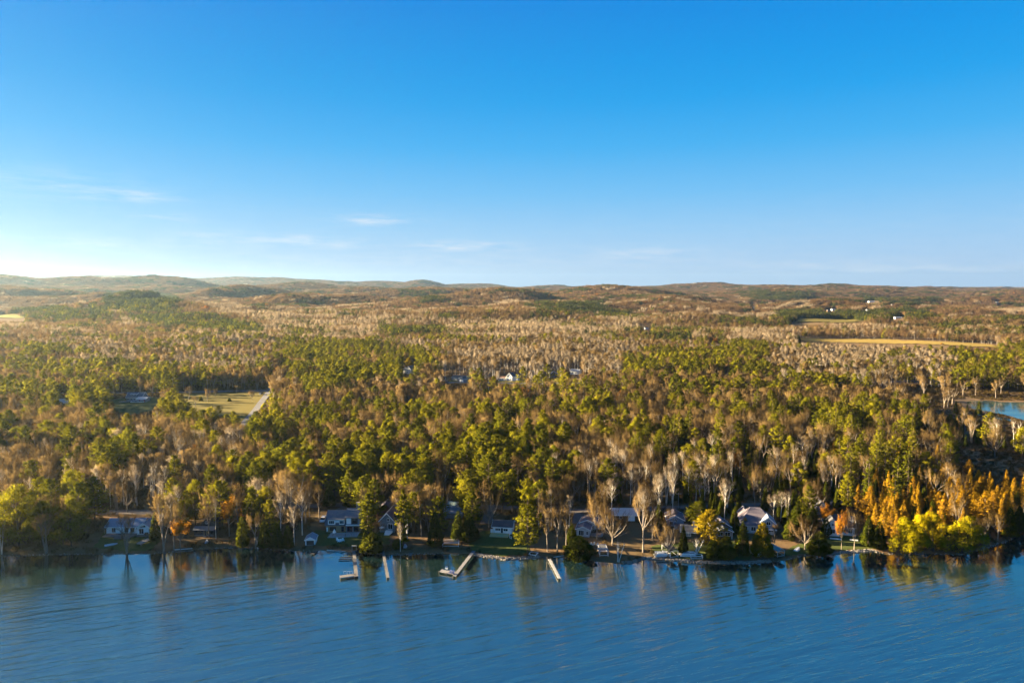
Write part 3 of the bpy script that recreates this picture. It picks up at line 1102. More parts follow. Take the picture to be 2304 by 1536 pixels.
lake = MB().poly([(-2600, -900, 0), (2600, -900, 0), (2600, 700, 0), (-2600, 700, 0)], [(0, 1, 2, 3)]).build('lake_water', 'lake_water')
tag(lake, 'wide blue lake with long low ripples', kind='structure')
a = np.linspace(0, 2 * math.pi, 64, endpoint=False)
pond = MB().poly([(POND[0] + 62 * math.cos(t_), POND[1] + 60 * math.sin(t_), POND[2]) for t_ in a], [tuple(range(64))]).build('pond_water', 'pond_water')
tag(pond, 'small blue pond behind the marsh at the right', kind='structure')


def drape(name, poly_px, mat, label, off=.07, res=1.2, rag=.8):
    """a sheet of ground cover laid over the land inside a ground outline"""
    W = np.array([ground_at(*p)[:2] for p in poly_px])
    x0, y0 = W.min(0)
    x1, y1 = W.max(0)
    nx, ny = max(3, int((x1 - x0) / res) + 2), max(3, int((y1 - y0) / res) + 2)
    gx, gy = np.meshgrid(np.linspace(x0 - res, x1 + res, nx), np.linspace(y0 - res, y1 + res, ny), indexing='ij')
    jx = gx + rag * 2 * (fbm(gx / (rag * 6), gy / (rag * 6), 5) - .5)
    jy = gy + rag * 2 * (fbm(gx / (rag * 6), gy / (rag * 6), 9) - .5)
    ins = in_poly(jx, jy, [tuple(p) for p in W])
    ok = ins[:-1, :-1] & ins[1:, :-1] & ins[1:, 1:] & ins[:-1, 1:]
    i, j = np.nonzero(ok)
    b = i * ny + j
    Q = np.stack([b, b + ny, b + ny + 1, b + 1], 1)
    used, inv = np.unique(Q, return_inverse=True)
    V = np.stack([gx.ravel(), gy.ravel(), gh(gx, gy).ravel() + off], 1)[used]
    o = link(name, np_mesh(name, V, inv.reshape(Q.shape), [mat], smooth=True))
    return tag(o, label, kind='structure')


def ribbon(name, pts_px, width, mat, label, off=.12, step=4.0, world_pts=None):
    W = np.array([ground_at(*p)[:2] for p in pts_px]) if world_pts is None else np.array(world_pts)
    d = np.r_[0, np.cumsum(np.hypot(*np.diff(W, axis=0).T))]
    s = np.linspace(0, d[-1], max(3, int(d[-1] / step)))
    P = np.stack([np.interp(s, d, W[:, 0]), np.interp(s, d, W[:, 1])], 1)
    T = unit(np.gradient(P, axis=0))
    Nn = np.stack([-T[:, 1], T[:, 0]], 1)
    rows = [P + Nn * width * k for k in (-.5, -.25, 0, .25, .5)]
    V = np.concatenate([np.stack([r[:, 0], r[:, 1], gh(r[:, 0], r[:, 1]) + off], 1) for r in rows])
    n = len(P)
    Q = np.concatenate([np.stack([k * n + np.arange(n - 1), k * n + np.arange(1, n), (k + 1) * n + np.arange(1, n), (k + 1) * n + np.arange(n - 1)], 1)[:, ::-1] for k in range(4)])
    o = link(name, np_mesh(name, V, Q, [mat], smooth=True))
    ROADS.append((P, width / 2))
    return tag(o, label, kind='structure')


ROADS = []
LAWNS = {
    'ranch': [(205, 1233), (232, 1196), (345, 1194), (362, 1212), (345, 1238), (285, 1242)],
    'two_storey': [(705, 1192), (880, 1196), (880, 1226), (800, 1232), (712, 1228)],
    'cottage': [(1058, 1242), (1052, 1212), (1085, 1192), (1170, 1196), (1196, 1226), (1192, 1250), (1130, 1254)],
    'sunny': [(1460, 1226), (1640, 1210), (1700, 1240), (1690, 1262), (1560, 1260), (1470, 1250)],
    'right': [(1742, 1256), (1780, 1226), (1870, 1204), (1950, 1206), (1975, 1232), (1850, 1243), (1790, 1250)],
}
LAB = {'ranch': 'worn lawn in front of the white ranch house', 'two_storey': 'lawn below the two storey house with white dormers', 'cottage': 'green lawn between the white cottage and the stone edge',
       'sunny': 'shaded lawn with boats behind the stone edge', 'right': 'dark green lawn below the white house with gables'}
for k, v in LAWNS.items():
    drape('lawn', v, 'lawn_grass', LAB[k], .06, .8, .9)
FIELD = [(335, 898), (400, 884), (470, 884), (610, 882), (596, 905), (565, 938), (545, 962), (515, 945), (450, 930), (380, 925), (345, 915)]
drape('meadow', FIELD, 'dry_grass', 'dry yellow meadow beside the crossroads', .2, 2.0, 4.0)
YARD = [(225, 905), (275, 896), (345, 892), (372, 905), (350, 925), (290, 935), (235, 925)]
drape('yard_lawn', YARD, 'lawn_grass', 'green yard around the grey farmhouse', .2, 2.0, 4.0)
FIELD_R = [(1788, 762), (1830, 761), (1960, 763), (2100, 768), (2240, 776), (2260, 783), (2140, 779), (2000, 774), (1880, 771), (1800, 768)]
drape('hay_field', FIELD_R, 'gold_field', 'long golden field in the woods at the right', .9, 8.0, 3.0)
FIELD_L = [(-160, 708), (56, 709), (62, 717), (-160, 724)]
drape('green_field', FIELD_L, 'green_field', 'bright green field on the far left slope', 1.2, 10.0, 3.0)
FIELD_F = [(1790, 716), (1935, 718), (1960, 724), (1880, 729), (1770, 726)]
drape('far_field', FIELD_F, 'dry_grass', 'shaded pale field before the dark tree line', 1.5, 12.0, 4.0)
FIELD_G = [(1500, 660), (1560, 657), (1640, 660), (1560, 664)]
FIELD_B = [(1040, 852), (1230, 850), (1330, 856), (1330, 862), (1180, 866), (1040, 864), (985, 858)]
drape('road_verge', FIELD_B, 'dry_grass', 'open dry grass before the houses on the main road', .2, 3.0, 2.0)
MARSH = [(2100, 1010), (2140, 1005), (2200, 1015), (2304, 1030), (2420, 1045), (2420, 1075), (2304, 1066), (2200, 1050), (2120, 1036)]
drape('marsh_strip', MARSH, 'marsh_grass', 'strip of tawny marsh grass behind the golden larches', .15, 2.0, 2.0)
MARSH2 = [(2110, 880), (2190, 878), (2215, 900), (2212, 925), (2240, 950), (2300, 965), (2290, 1000), (2150, 990), (2110, 940)]
drape('marsh', MARSH2, 'marsh_grass', 'brown marsh around the pond', .15, 2.5, 2.0)
ribbon('main_road', [(-900, 880), (-200, 886), (300, 884), (470, 881), (608, 879), (650, 877), (760, 873), (900, 868), (1000, 861), (1100, 861), (1250, 863), (1400, 862), (1700, 864), (2100, 858)], 7.0, 'asphalt', 'grey paved road crossing the woods behind the meadow', .25, 5)
ribbon('side_road', [(520, 985), (548, 955), (575, 923), (597, 893), (607, 880)], 5.0, 'asphalt', 'pale side road running down from the crossroads', .32, 4)
ribbon('hill_road', [(609, 879), (616, 866), (630, 850), (644, 838)], 6.0, 'asphalt', 'grey road going up from the crossroads between the woods', .29, 4)
ribbon('lakeshore_road', [(-300, 1146), (0, 1149), (200, 1152), (345, 1152), (520, 1147), (740, 1136), (900, 1133), (1080, 1139), (1275, 1149), (1345, 1149), (1500, 1143), (1700, 1136), (1850, 1132), (1960, 1128)], 5.0, 'gravel', 'narrow lane behind the lakeside houses', .1, 3)
ribbon('driveway', [(1092, 1178), (1100, 1158), (1108, 1138)], 4.2, 'gravel', 'grey driveway beside the white cottage', .14, 2)
ribbon('driveway', [(1300, 1178), (1303, 1162), (1300, 1150)], 4.5, 'gravel', 'gravel drive behind the pale narrow cottage', .14, 2)
ribbon('driveway', [(728, 1172), (745, 1158), (780, 1139)], 4.0, 'gravel', 'drive beside the two storey house', .14, 2)

# ------------------------------------------------------------------ what grows where
KINDS = ['pine', 'bare', 'birch', 'cedar', 'larch', 'maple', 'tallpine', 'none']


def mixv(**k):
    v = np.zeros(len(KINDS))
    for n, p in k.items():
        v[KINDS.index(n)] = p
    return v / max(v.sum(), 1e-9)


# outlines in the photograph of where the crowns of each stand show, first match wins
STANDS = [
    ([(2090, 1008), (2304, 1022), (2420, 1040), (2420, 1060), (2200, 1046), (2100, 1030)], mixv(none=.93, larch=.03, cedar=.04)),
    ([(2085, 870), (2200, 868), (2215, 895), (2208, 930), (2240, 958), (2320, 968), (2320, 985), (2160, 985), (2085, 930)], mixv(none=.86, bare=.08, cedar=.06)),
    ([(2160, 960), (2420, 960), (2420, 1030), (2304, 1015), (2190, 1005)], mixv(bare=.55, cedar=.3, pine=.15)),
    ([(1880, 955), (2065, 955), (2065, 1075), (1880, 1085)], mixv(tallpine=.30, cedar=.3, bare=.3, larch=.1)),
    ([(1925, 1075), (2330, 1060), (2330, 1185), (1940, 1185)], mixv(larch=.84, cedar=.10, bare=.06)),
    ([(2055, 985), (2330, 1030), (2330, 1075), (2055, 1085)], mixv(larch=.38, cedar=.30, bare=.26, pine=.06)),
    ([(1480, 985), (1900, 960), (1940, 1180), (1600, 1190), (1490, 1120)], mixv(cedar=.52, bare=.30, pine=.10, birch=.08)),
    ([(1180, 985), (1500, 970), (1560, 1100), (1300, 1120), (1180, 1090)], mixv(bare=.66, birch=.06, cedar=.15, pine=.13)),
    ([(1380, 1030), (1680, 1030), (1680, 1110), (1380, 1110)], mixv(birch=.12, bare=.58, cedar=.3)),
    ([(640, 770), (790, 768), (905, 772), (970, 800), (930, 850), (840, 858), (700, 870), (640, 850)], mixv(pine=.93, bare=.07)),
    ([(630, 862), (870, 872), (1000, 862), (1000, 892), (700, 905), (610, 900)], mixv(bare=.55, pine=.4, maple=.02)),
    ([(600, 895), (760, 888), (1000, 870), (1010, 960), (1050, 1000), (1130, 1045), (1100, 1105), (860, 1085), (700, 1085), (600, 1010), (540, 970)], mixv(pine=.88, bare=.10, cedar=.02)),
    ([(1000, 955), (1200, 960), (1460, 955), (1480, 1010), (1200, 1050), (1060, 1010)], mixv(pine=.62, bare=.36, maple=.01)),
    ([(1000, 850), (1500, 830), (1520, 955), (1000, 960)], mixv(bare=.70, cedar=.14, pine=.14, maple=.01)),
    ([(1040, 780), (1400, 780), (1400, 838), (1040, 848)], mixv(birch=.75, bare=.25)),
    ([(1400, 790), (1720, 770), (1760, 860), (1500, 880), (1400, 860)], mixv(pine=.52, bare=.42, maple=.02)),
    ([(1740, 770), (2150, 770), (2150, 850), (1740, 850)], mixv(birch=.60, bare=.30, pine=.07, maple=.02)),
    ([(2130, 780), (2420, 780), (2420, 850), (2130, 860)], mixv(pine=.72, bare=.28)),
    ([(1480, 860), (2100, 850), (2100, 980), (1480, 990)], mixv(bare=.62, pine=.15, cedar=.18, tallpine=.05)),
    ([(-700, 955), (60, 940), (480, 960), (560, 990), (700, 1090), (700, 1240), (-700, 1240)], mixv(bare=.56, pine=.38, birch=.05, maple=.01)),
    ([(-700, 830), (620, 830), (620, 960), (-700, 960)], mixv(pine=.50, bare=.46, maple=.015)),
    ([(-700, 770), (640, 770), (640, 835), (-700, 835)], mixv(bare=.50, birch=.36, pine=.13, maple=.01)),
    ([(700, 1060), (1180, 1060), (1180, 1200), (700, 1200)], mixv(pine=.52, bare=.38, cedar=.10)),
    # far land
    ([(230, 662), (330, 652), (405, 668), (400, 698), (330, 704), (270, 700)], mixv(pine=.95, bare=.05)),
    ([(285, 702), (370, 700), (480, 712), (592, 730), (588, 748), (480, 742), (380, 735), (290, 715)], mixv(pine=.97, bare=.03)),
    ([(60, 694), (250, 692), (250, 716), (60, 718)], mixv(pine=.8, bare=.2)),
    ([(1200, 680), (1350, 678), (1370, 702), (1210, 708)], mixv(pine=.85, bare=.15)),
    ([(1750, 697), (2090, 694), (2110, 714), (1760, 718)], mixv(pine=.95, bare=.05)),
    ([(1690, 655), (1830, 655), (1800, 675), (1690, 672)], mixv(pine=.85, bare=.15)),
    ([(1950, 668), (2110, 668), (2110, 684), (1950, 684)], mixv(pine=.6, bare=.4)),
    ([(850, 727), (1010, 727), (1010, 762), (850, 765)], mixv(pine=.55, bare=.45)),
    ([(1400, 738), (1560, 738), (1560, 765), (1400, 765)], mixv(pine=.55, bare=.45)),
    ([(620, 690), (790, 700), (1040, 720), (1440, 712), (1440, 790), (1000, 790), (640, 790), (500, 770), (480, 735)], mixv(birch=.50, bare=.44, pine=.06)),
    ([(1640, 738), (1800, 738), (1800, 760), (1640, 760)], mixv(birch=.8, bare=.2)),
    ([(2010, 700), (2140, 700), (2140, 722), (2010, 722)], mixv(bare=.5, larch=.5)),
]
BARE_GROUND = [FIELD, YARD, FIELD_R, FIELD_L, FIELD_F, FIELD_B] + list(LAWNS.values())
BARE_W = [np.array([ground_at(*p)[:2] for p in poly]) for poly in BARE_GROUND]
# yards by the water, kept clear for the trees and houses placed one by one
YARDS_PX = [[(190, 1250), (196, 1204), (372, 1206), (540, 1212), (672, 1204), (1110, 1200), (1560, 1196), (1930, 1194), (1990, 1250), (1400, 1275)]]
for _x0, _x1, _yb in ((232, 352, 1158), (428, 492, 1166), (705, 812, 1150), (848, 892, 1150), (1100, 1166, 1160), (1284, 1345, 1152), (1376, 1440, 1148), (1492, 1542, 1156), (1532, 1570, 1176), (1602, 1656, 1176), (1662, 1752, 1150), (1858, 1912, 1156), (1005, 1038, 1146), (1838, 1858, 1146)):
    YARDS_PX.append([(_x0, _yb), (_x1, _yb), (_x1 + 3, 1212), (_x0 - 3, 1212)])
YARDS = [np.array([ground_at(*p)[:2] if p[1] < 1240 else at(p[0], p[1] + 8) for p in poly]) for poly in YARDS_PX]


# places the photograph lets one see into: no crown may stand before them
SEEN = [[(410, 892), (470, 876), (612, 874), (600, 902), (572, 930), (552, 956), (530, 944), (470, 926), (420, 916), (395, 908)], [(262, 876), (345, 876), (372, 905), (350, 934), (262, 934), (240, 905)], [(596, 884), (616, 884), (580, 930), (560, 930)],
        [(1788, 758), (1960, 760), (2240, 772), (2262, 784), (2140, 784), (2000, 779), (1800, 771)], [(-160, 704), (58, 705), (62, 720), (-160, 726)], [(1790, 714), (1935, 716), (1960, 727), (1770, 729)],
        [(1004, 838), (1050, 838), (1056, 864), (1004, 862)], [(1124, 834), (1172, 834), (1172, 860), (1124, 860)], [(985, 858), (1240, 856), (1240, 864), (985, 865)], [(900, 822), (938, 822), (938, 846), (900, 846)], [(1276, 830), (1312, 830), (1312, 848), (1276, 848)], [(1236, 836), (1258, 836), (1258, 855), (1236, 855)], [(122, 896), (166, 896), (166, 918), (122, 918)],
        [(2206, 898), (2320, 896), (2320, 958), (2270, 952), (2230, 940), (2208, 925)], [(2150, 1010), (2420, 1036), (2420, 1062), (2150, 1040)], [(196, 1148), (345, 1148), (345, 1204), (232, 1204), (196, 1170)],
        [(432, 1160), (486, 1160), (486, 1206), (432, 1206)], [(720, 1140), (812, 1140), (812, 1205), (720, 1205)], [(852, 1145), (890, 1145), (890, 1205), (852, 1205)], [(1085, 1140), (1166, 1160), (1166, 1205), (1085, 1205)], [(1288, 1146), (1345, 1146), (1345, 1212), (1288, 1212)], [(1384, 1146), (1436, 1146), (1436, 1165), (1384, 1165)],
        [(1500, 1154), (1540, 1154), (1540, 1185), (1500, 1185)], [(1538, 1176), (1566, 1176), (1566, 1212), (1538, 1212)], [(1606, 1176), (1650, 1176), (1650, 1212), (1606, 1212)], [(1668, 1142), (1748, 1142), (1748, 1205), (1668, 1205)], [(1862, 1150), (1910, 1150), (1910, 1206), (1862, 1206)], [(1005, 1134), (1036, 1146), (1036, 1160), (1005, 1150)]]
for _f in [(1455, 741, 14, 10), (1697, 693, 10, 6), (1870, 700, 18, 7), (1955, 700, 10, 6), (1962, 680, 22, 5), (2022, 717, 18, 6), (1609, 782, 14, 6), (2245, 681, 10, 5), (160, 690, 10, 7), (195, 688, 12, 5)]:
    SEEN.append([(_f[0] - _f[2], _f[1] - _f[3]), (_f[0] + _f[2], _f[1] - _f[3]), (_f[0] + _f[2], _f[1] + 2), (_f[0] - _f[2], _f[1] + 2)])


def species(x, y, z, r):
    h = np.where(y < 900, 13.0, 12.0)
    px, py = proj(x, y, z + h)
    jx, jy = px + r.normal(0, 9, len(x)), py + r.normal(0, 5, len(x)) * np.clip(700 / y, .2, 1)
    n1 = fbm(x / 130, y / 130, 21)
    Pm = np.zeros((len(x), len(KINDS)))
    Pm[:] = mixv(bare=.80, birch=.10, pine=.085, maple=.006)
    far = y > 1300
    Pm[far] = mixv(bare=.93, birch=.02, pine=.045, maple=.004)
    pn = (n1 > .67)
    Pm[pn & far] = mixv(pine=.75, bare=.25)
    Pm[(n1 < .36) & (y > 1000) & (y < 2300)] = mixv(birch=.6, bare=.4)
    done = np.zeros(len(x), bool)
    for poly, w in STANDS:
        m = in_poly(jx, jy, poly) & ~done
        Pm[m] = w
        done |= m
    clump = np.exp(13.0 * (fbm(x / 48, y / 40, 61, 3) - .5))[:, None]
    near_ = (y < 1700)[:, None]
    ever = np.isin(np.arange(len(KINDS)), [0, 3, 6])[None]
    near_ = near_ & (Pm[:, 4:5] < .3)
    Pm = np.where(near_ & ever, Pm * clump, Pm)
    bch = np.exp(9.0 * (fbm(x / 55, y / 45, 62, 3) - .5))[:, None]
    Pm = np.where(near_ & (np.arange(len(KINDS)) == 2)[None], Pm * bch, Pm)
    Pm = Pm / Pm.sum(1, keepdims=True)
    gap = (fbm(x / 24, y / 24, 63, 2) > .72) & (y < 1100)
    Pm[gap] = mixv(none=.8, bare=.2)
    Pm[(px < -25) & (y < 330)] = mixv(none=.55, bare=.35, pine=.10)
    s = y - shore_y(x)
    Pm[s < 1.5] = mixv(none=1)
    pq = pond_q(x, y)
    Pm[(pq < 2.3) & (y > POND[1])] = mixv(none=.93, bare=.07)
    Pm[pq < 1.12] = mixv(none=1)
    for W in BARE_W:
        Pm[in_poly(x, y, [tuple(p) for p in W])] = mixv(none=1)
    for W in YARDS:
        Pm[in_poly(x, y, [tuple(p) for p in W])] = mixv(none=1)
    for P, hw in ROADS:
        bb = (x > P[:, 0].min() - 9) & (x < P[:, 0].max() + 9) & (y > P[:, 1].min() - 9) & (y < P[:, 1].max() + 9)
        k = np.nonzero(bb)[0]
        if len(k):
            dd = np.full(len(k), 1e9)
            for i in range(0, len(P), 1):
                dd = np.minimum(dd, np.hypot(x[k] - P[i, 0], y[k] - P[i, 1]))
            Pm[k[dd < hw + (2.6 if hw > 2.6 else 1.4)]] = mixv(none=1)
    for hh in (3.0, 8.0, 14.5):
        qx, qy = proj(x, y, z + hh)
        for poly in SEEN:
            if max(p_[1] for p_ in poly) > 1130 and hh > 14:
                qx2, qy2 = proj(x, y, z + 11.5)
                Pm[in_poly(qx2, qy2, poly)] = mixv(none=1)
            Pm[in_poly(qx, qy, poly)] = mixv(none=1)
    for bx, by, br in CLEARINGS:
        Pm[np.hypot(x - bx, y - by) < br] = mixv(none=1)
    u = r.uniform(0, 1, len(x))
    return (u[:, None] > np.cumsum(Pm, 1)).sum(1).clip(0, len(KINDS) - 1), px, py
# ------------------------------------------------------------------ houses and things by the water
WHITE = (.82, .82, .80)
surface('white_paint', WHITE, .6, .05, 2)
surface('ivory_paint', (.62, .58, .48), .6, .08, 2)
surface('brick_tan', (.34, .235, .135), .9, .2, 3)
surface('tan_boards', (.46, .37, .17), .85, .15, 2, stretch=(1, 8, 1))
surface('grey_boards', (.115, .108, .106), .85, .16, 1.2, stretch=(6, 1, 1))
surface('pale_boards', (.165, .16, .165), .8, .12, 1.2)
surface('worn_white_boards', (.23, .23, .235), .8, .12, 1.2)
surface('weathered_wood', (.24, .20, .165), .9, .2, 2)
surface('dark_wood', (.045, .04, .038), .85, .2, 2)
surface('aluminium', (.62, .63, .64), .45, .08, 3, metal=.3)
surface('grey_hull', (.36, .40, .44), .5, .1, 2)
surface('white_hull', (.72, .72, .72), .4, .05, 2)
surface('blue_plastic', (.03, .05, .16), .6, .1, 2)
surface('red_paint', (.28, .045, .03), .6, .1, 2)
surface('white_car_paint', (.70, .71, .73), .3, .03, 2, spec=.5)
surface('silver_car_paint', (.42, .44, .46), .3, .03, 2, spec=.5)
surface('dark_car_paint', (.035, .045, .07), .3, .05, 2, spec=.5)
surface('rubber', (.02, .02, .02), .9, .1, 2)
surface('window_glass', (.018, .024, .03), .08, .2, 1, spec=.8)
surface('pale_glass', (.25, .29, .33), .15, .15, 1, spec=.8)
surface('stone_chimney', (.30, .255, .20), .9, .3, 4)
surface('concrete', (.36, .35, .34), .9, .12, 1)
banded('white_siding', WHITE, (.50, .51, .52), 5)
banded('grey_siding', (.20, .22, .245), (.11, .12, .14), 5)
banded('pale_grey_siding', (.46, .47, .475), (.30, .31, .32), 5)
banded('blue_siding', (.24, .29, .36), (.14, .17, .22), 5)
banded('charcoal_siding', (.055, .060, .068), (.03, .032, .036), 5)
banded('green_siding', (.085, .10, .075), (.05, .06, .045), 5)
banded('brown_siding', (.15, .085, .05), (.08, .045, .03), 5)
banded('slate_roof', (.21, .235, .28), (.14, .155, .19), 3.2)
banded('dark_roof', (.060, .062, .072), (.035, .036, .042), 3.2)
banded('grey_roof', (.125, .130, .145), (.08, .083, .095), 3.2)
banded('mauve_roof', (.115, .10, .12), (.07, .062, .075), 3.2)
banded('brown_roof', (.21, .125, .085), (.13, .08, .055), 3.2)
banded('pale_metal_roof', (.52, .46, .43), (.40, .35, .33), 1.6, axis=0)
banded('blue_metal_roof', (.13, .21, .36), (.09, .15, .27), 1.6, axis=0)
banded('green_metal_roof', (.22, .30, .29), (.15, .21, .2), 1.6, axis=0)

CLEARINGS = []


class House:
    """a house whose front stands on the ground at a place seen at (px, py); local x right, y back, z up"""

    def __init__(self, name, label, px, py, turn=0.0, cat='house', group=None, sink=0.0, clear=0):
        x, y, z = ground_at(px, py)
        self.root = thing(name, label, cat, (x, y, z - sink), math.radians(turn), group)
        if clear:
            CLEARINGS.append((x, y + clear * .4, clear))

    def gable(self, x0, x1, y0, y1, z0, hw, rise, ridge, wall, roof, trim='white_paint', oh=.45, th=.18, wname='wall', rname='roof'):
        m = MB()
        if ridge == 'x':
            ym = (y0 + y1) / 2
            P = [(x0, y0, z0), (x1, y0, z0), (x1, y1, z0), (x0, y1, z0), (x0, y0, z0 + hw), (x1, y0, z0 + hw), (x1, y1, z0 + hw), (x0, y1, z0 + hw), (x0, ym, z0 + hw + rise), (x1, ym, z0 + hw + rise)]
            m.poly(P, [(0, 1, 5, 4), (2, 3, 7, 6), (1, 2, 6, 9, 5), (3, 0, 4, 8, 7)])
        else:
            xm = (x0 + x1) / 2
            P = [(x0, y0, z0), (x1, y0, z0), (x1, y1, z0), (x0, y1, z0), (x0, y0, z0 + hw), (x1, y0, z0 + hw), (x1, y1, z0 + hw), (x0, y1, z0 + hw), (xm, y0, z0 + hw + rise), (xm, y1, z0 + hw + rise)]
            m.poly(P, [(0, 1, 5, 8, 4), (2, 3, 7, 9, 6), (1, 2, 6, 5), (3, 0, 4, 7)])
        m.box(x0 + .02, x1 - .02, y0 + .02, y1 - .02, z0 - 1.2, z0 + .02)
        w = m.build(wname, wall, self.root)
        r, tr_ = MB(), MB()
        z1 = z0 + hw
        if ridge == 'x':
            half = (y1 - y0) / 2
            k = rise / half
            for sgn, ye in ((-1, y0), (1, y1)):
                ym = (y0 + y1) / 2
                ya = ye + sgn * oh
                za = z1 - k * oh
                zr = z1 + rise
                P = [(x0 - oh, ya, za), (x1 + oh, ya, za), (x1 + oh, ym, zr), (x0 - oh, ym, zr)]
                r.poly(P + [(a, b, c + th) for a, b, c in P], [(0, 1, 2, 3), (4, 5, 6, 7), (0, 1, 5, 4), (1, 2, 6, 5), (3, 0, 4, 7)])
                tr_.bar((x0 - oh, ya - sgn * -.03, za + th * .4), (x1 + oh, ya - sgn * -.03, za + th * .4), .06, .24)
                for xe in (x0 - oh - .03, x1 + oh + .03):
                    tr_.bar((xe, ya, za + th * .4), (xe, ym, zr + th * .4), .06, .26)
        else:
            half = (x1 - x0) / 2
            k = rise / half
            for sgn, xe in ((-1, x0), (1, x1)):
                xm = (x0 + x1) / 2
                xa = xe + sgn * oh
                za = z1 - k * oh
                zr = z1 + rise
                P = [(xa, y0 - oh, za), (xa, y1 + oh, za), (xm, y1 + oh, zr), (xm, y0 - oh, zr)]
                r.poly(P + [(a, b, c + th) for a, b, c in P], [(0, 1, 2, 3), (4, 5, 6, 7), (0, 1, 5, 4), (1, 2, 6, 5), (3, 0, 4, 7)])
                tr_.bar((xa + sgn * .03, y0 - oh, za + th * .4), (xa + sgn * .03, y1 + oh, za + th * .4), .06, .24)
                for ye in (y0 - oh - .03, y1 + oh + .03):
                    tr_.bar((xa, ye, za + th * .4), (xm, ye, zr + th * .4), .06, .26)
        ro = r.build(rname, roof, self.root)
        if trim:
            tr_.build('fascia', trim, ro)
        return w, ro

    def window(self, x, z, w, h, y=0.0, face='front', frame='white_paint', mullions=1, glass='window_glass', name='window', fw=.12, parent=None):
        f, p = MB(), MB()
        a, b, c, d = x - w / 2, x + w / 2, z - h / 2, z + h / 2

        def bx(m, u0, u1, v0, v1, d0, d1):
            if face == 'front':
                m.box(u0, u1, y - d1, y - d0, v0, v1)
            elif face == 'right':
                m.box(y + d0, y + d1, u0, u1, v0, v1)
            else:
                m.box(y - d1, y - d0, u0, u1, v0, v1)
        bx(f, a - fw, b + fw, d, d + fw, .003, .08)
        bx(f, a - fw, b + fw, c - fw, c, .003, .08)
        bx(f, a - fw, a, c, d, .003, .08)
        bx(f, b, b + fw, c, d, .003, .08)
        for i in range(mullions):
            u = a + (b - a) * (i + 1) / (mullions + 1)
            bx(f, u - .035, u + .035, c, d, .031, .07)
        o = f.build(name, frame, parent or self.root)
        bx(p, a, b, c, d, .003, .03)
        p.build('pane', glass, o)
        return o

    def door(self, x, z0, w=.95, h=2.05, y=0.0, mat='white_paint', frame='white_paint'):
        f = MB()
        f.box(x - w / 2 - .1, x - w / 2, y - .09, y - .003, z0, z0 + h + .1)
        f.box(x + w / 2, x + w / 2 + .1, y - .09, y - .003, z0, z0 + h + .1)
        f.box(x - w / 2, x + w / 2, y - .09, y - .003, z0 + h, z0 + h + .1)
        o = MB().box(x - w / 2, x + w / 2, y - .05, y - .003, z0, z0 + h).build('door', mat, self.root)
        f.build('door_frame', frame, o)
        MB().box(x + w * .28, x + w * .36, y - .11, y - .05, z0 + .95, z0 + 1.05).build('handle', 'dark_wood', o)
        return o

    def part(self, name, mat, *boxes, parent=None):
        m = MB()
        for b in boxes:
            if len(b) == 6:
                m.box(*b)
            else:
                m.bar(b[0], b[1], *b[2:])
        return m.build(name, mat, parent or self.root)

    def rail(self, pts, h=1.0, mat='white_paint', name='railing', z=0, step=1.5):
        m = MB()
        for (ax, ay), (bx_, by) in zip(pts[:-1], pts[1:]):
            L = math.hypot(bx_ - ax, by - ay)
            n = max(1, int(L / step))
            for i in range(n + 1):
                x, y = ax + (bx_ - ax) * i / n, ay + (by - ay) * i / n
                m.box(x - .05, x + .05, y - .05, y + .05, z, z + h)
            for zz in (h, h * .55, h * .15):
                m.bar((ax, ay, z + zz), (bx_, by, z + zz), .07, .07)
        return m.build(name, mat, self.root)


# 1 white ranch house
h = House('ranch_house', 'long white ranch house with slate blue roof and a front gable at its right', 290, 1201, 2)
h.gable(-8.4, 4.6, 0, 8.0, .5, 2.5, 1.9, 'x', 'white_siding', 'slate_roof')
h.gable(3.8, 8.6, -1.4, 7.0, .5, 2.5, 1.75, 'y', 'white_siding', 'slate_roof', wname='gable_wing_wall', rname='gable_wing_roof')
for x in (-5.6, -.9, 1.4):
    h.window(x, 1.65, 1.35, 1.75, 0)
h.window(3.1, 2.2, .7, .6, 0)
h.window(5.5, 1.6, 1.6, 1.9, -1.4)
f_ = MB().poly([(4.6, -1.45, 3.15), (7.0, -1.45, 3.15), (7.0, -1.45, 3.85), (4.6, -1.41, 3.15), (7.0, -1.41, 3.15), (7.0, -1.41, 3.85)], [(0, 1, 2), (0, 3, 4, 1), (1, 4, 5, 2), (2, 5, 3, 0)]).build('gable_window', 'window_glass', h.root)
h.part('deck', 'grey_boards', (-8.2, 3.4, -3.4, -.05, .1, .42), (4.2, 9.2, -3.4, -1.5, .15, .44))
h.part('deck_stairs', 'grey_boards', (-3.4, 2.2, -4.2, -3.45, -.2, .22), (-3.4, 2.2, -4.9, -4.25, -.5, .02))
h.rail([(4.4, -3.3), (9.0, -3.3)], .9, 'weathered_wood', z=.44)
h.part('grill', 'dark_wood', (7.2, 8.3, -2.6, -2.0, .5, 1.35))
# 2 dark cottage
h = House('porch_cottage', 'small charcoal cottage with a screened porch and pale base board', 459, 1206, -2)
h.gable(-3.7, 3.7, .0, 3.2, .55, 2.0, .75, 'x', 'charcoal_siding', 'grey_roof', trim=None, wname='porch_wall', rname='porch_roof')
h.gable(-2.6, 3.0, 3.1, 9.5, .4, 3.4, 2.2, 'y', 'charcoal_siding', 'dark_roof', trim='charcoal_siding')
h.window(-.4, 4.3, .8, .7, 3.1)
for x in (-2.7, -1.3, 1.9, 3.0):
    h.window(x, 1.75, 1.0, 1.05, 0, frame='dark_wood', mullions=0, name='porch_screen')
h.door(.55, .45, .8, 1.95, 0, 'dark_wood', 'tan_boards')
h.part('base_board', 'pale_boards', (-3.75, .0, -.12, -.02, .15, .5), (1.1, 3.75, -.12, -.02, .15, .5))
h.part('step', 'pale_boards', (.0, 1.1, -.9, -.15, -.1, .35))
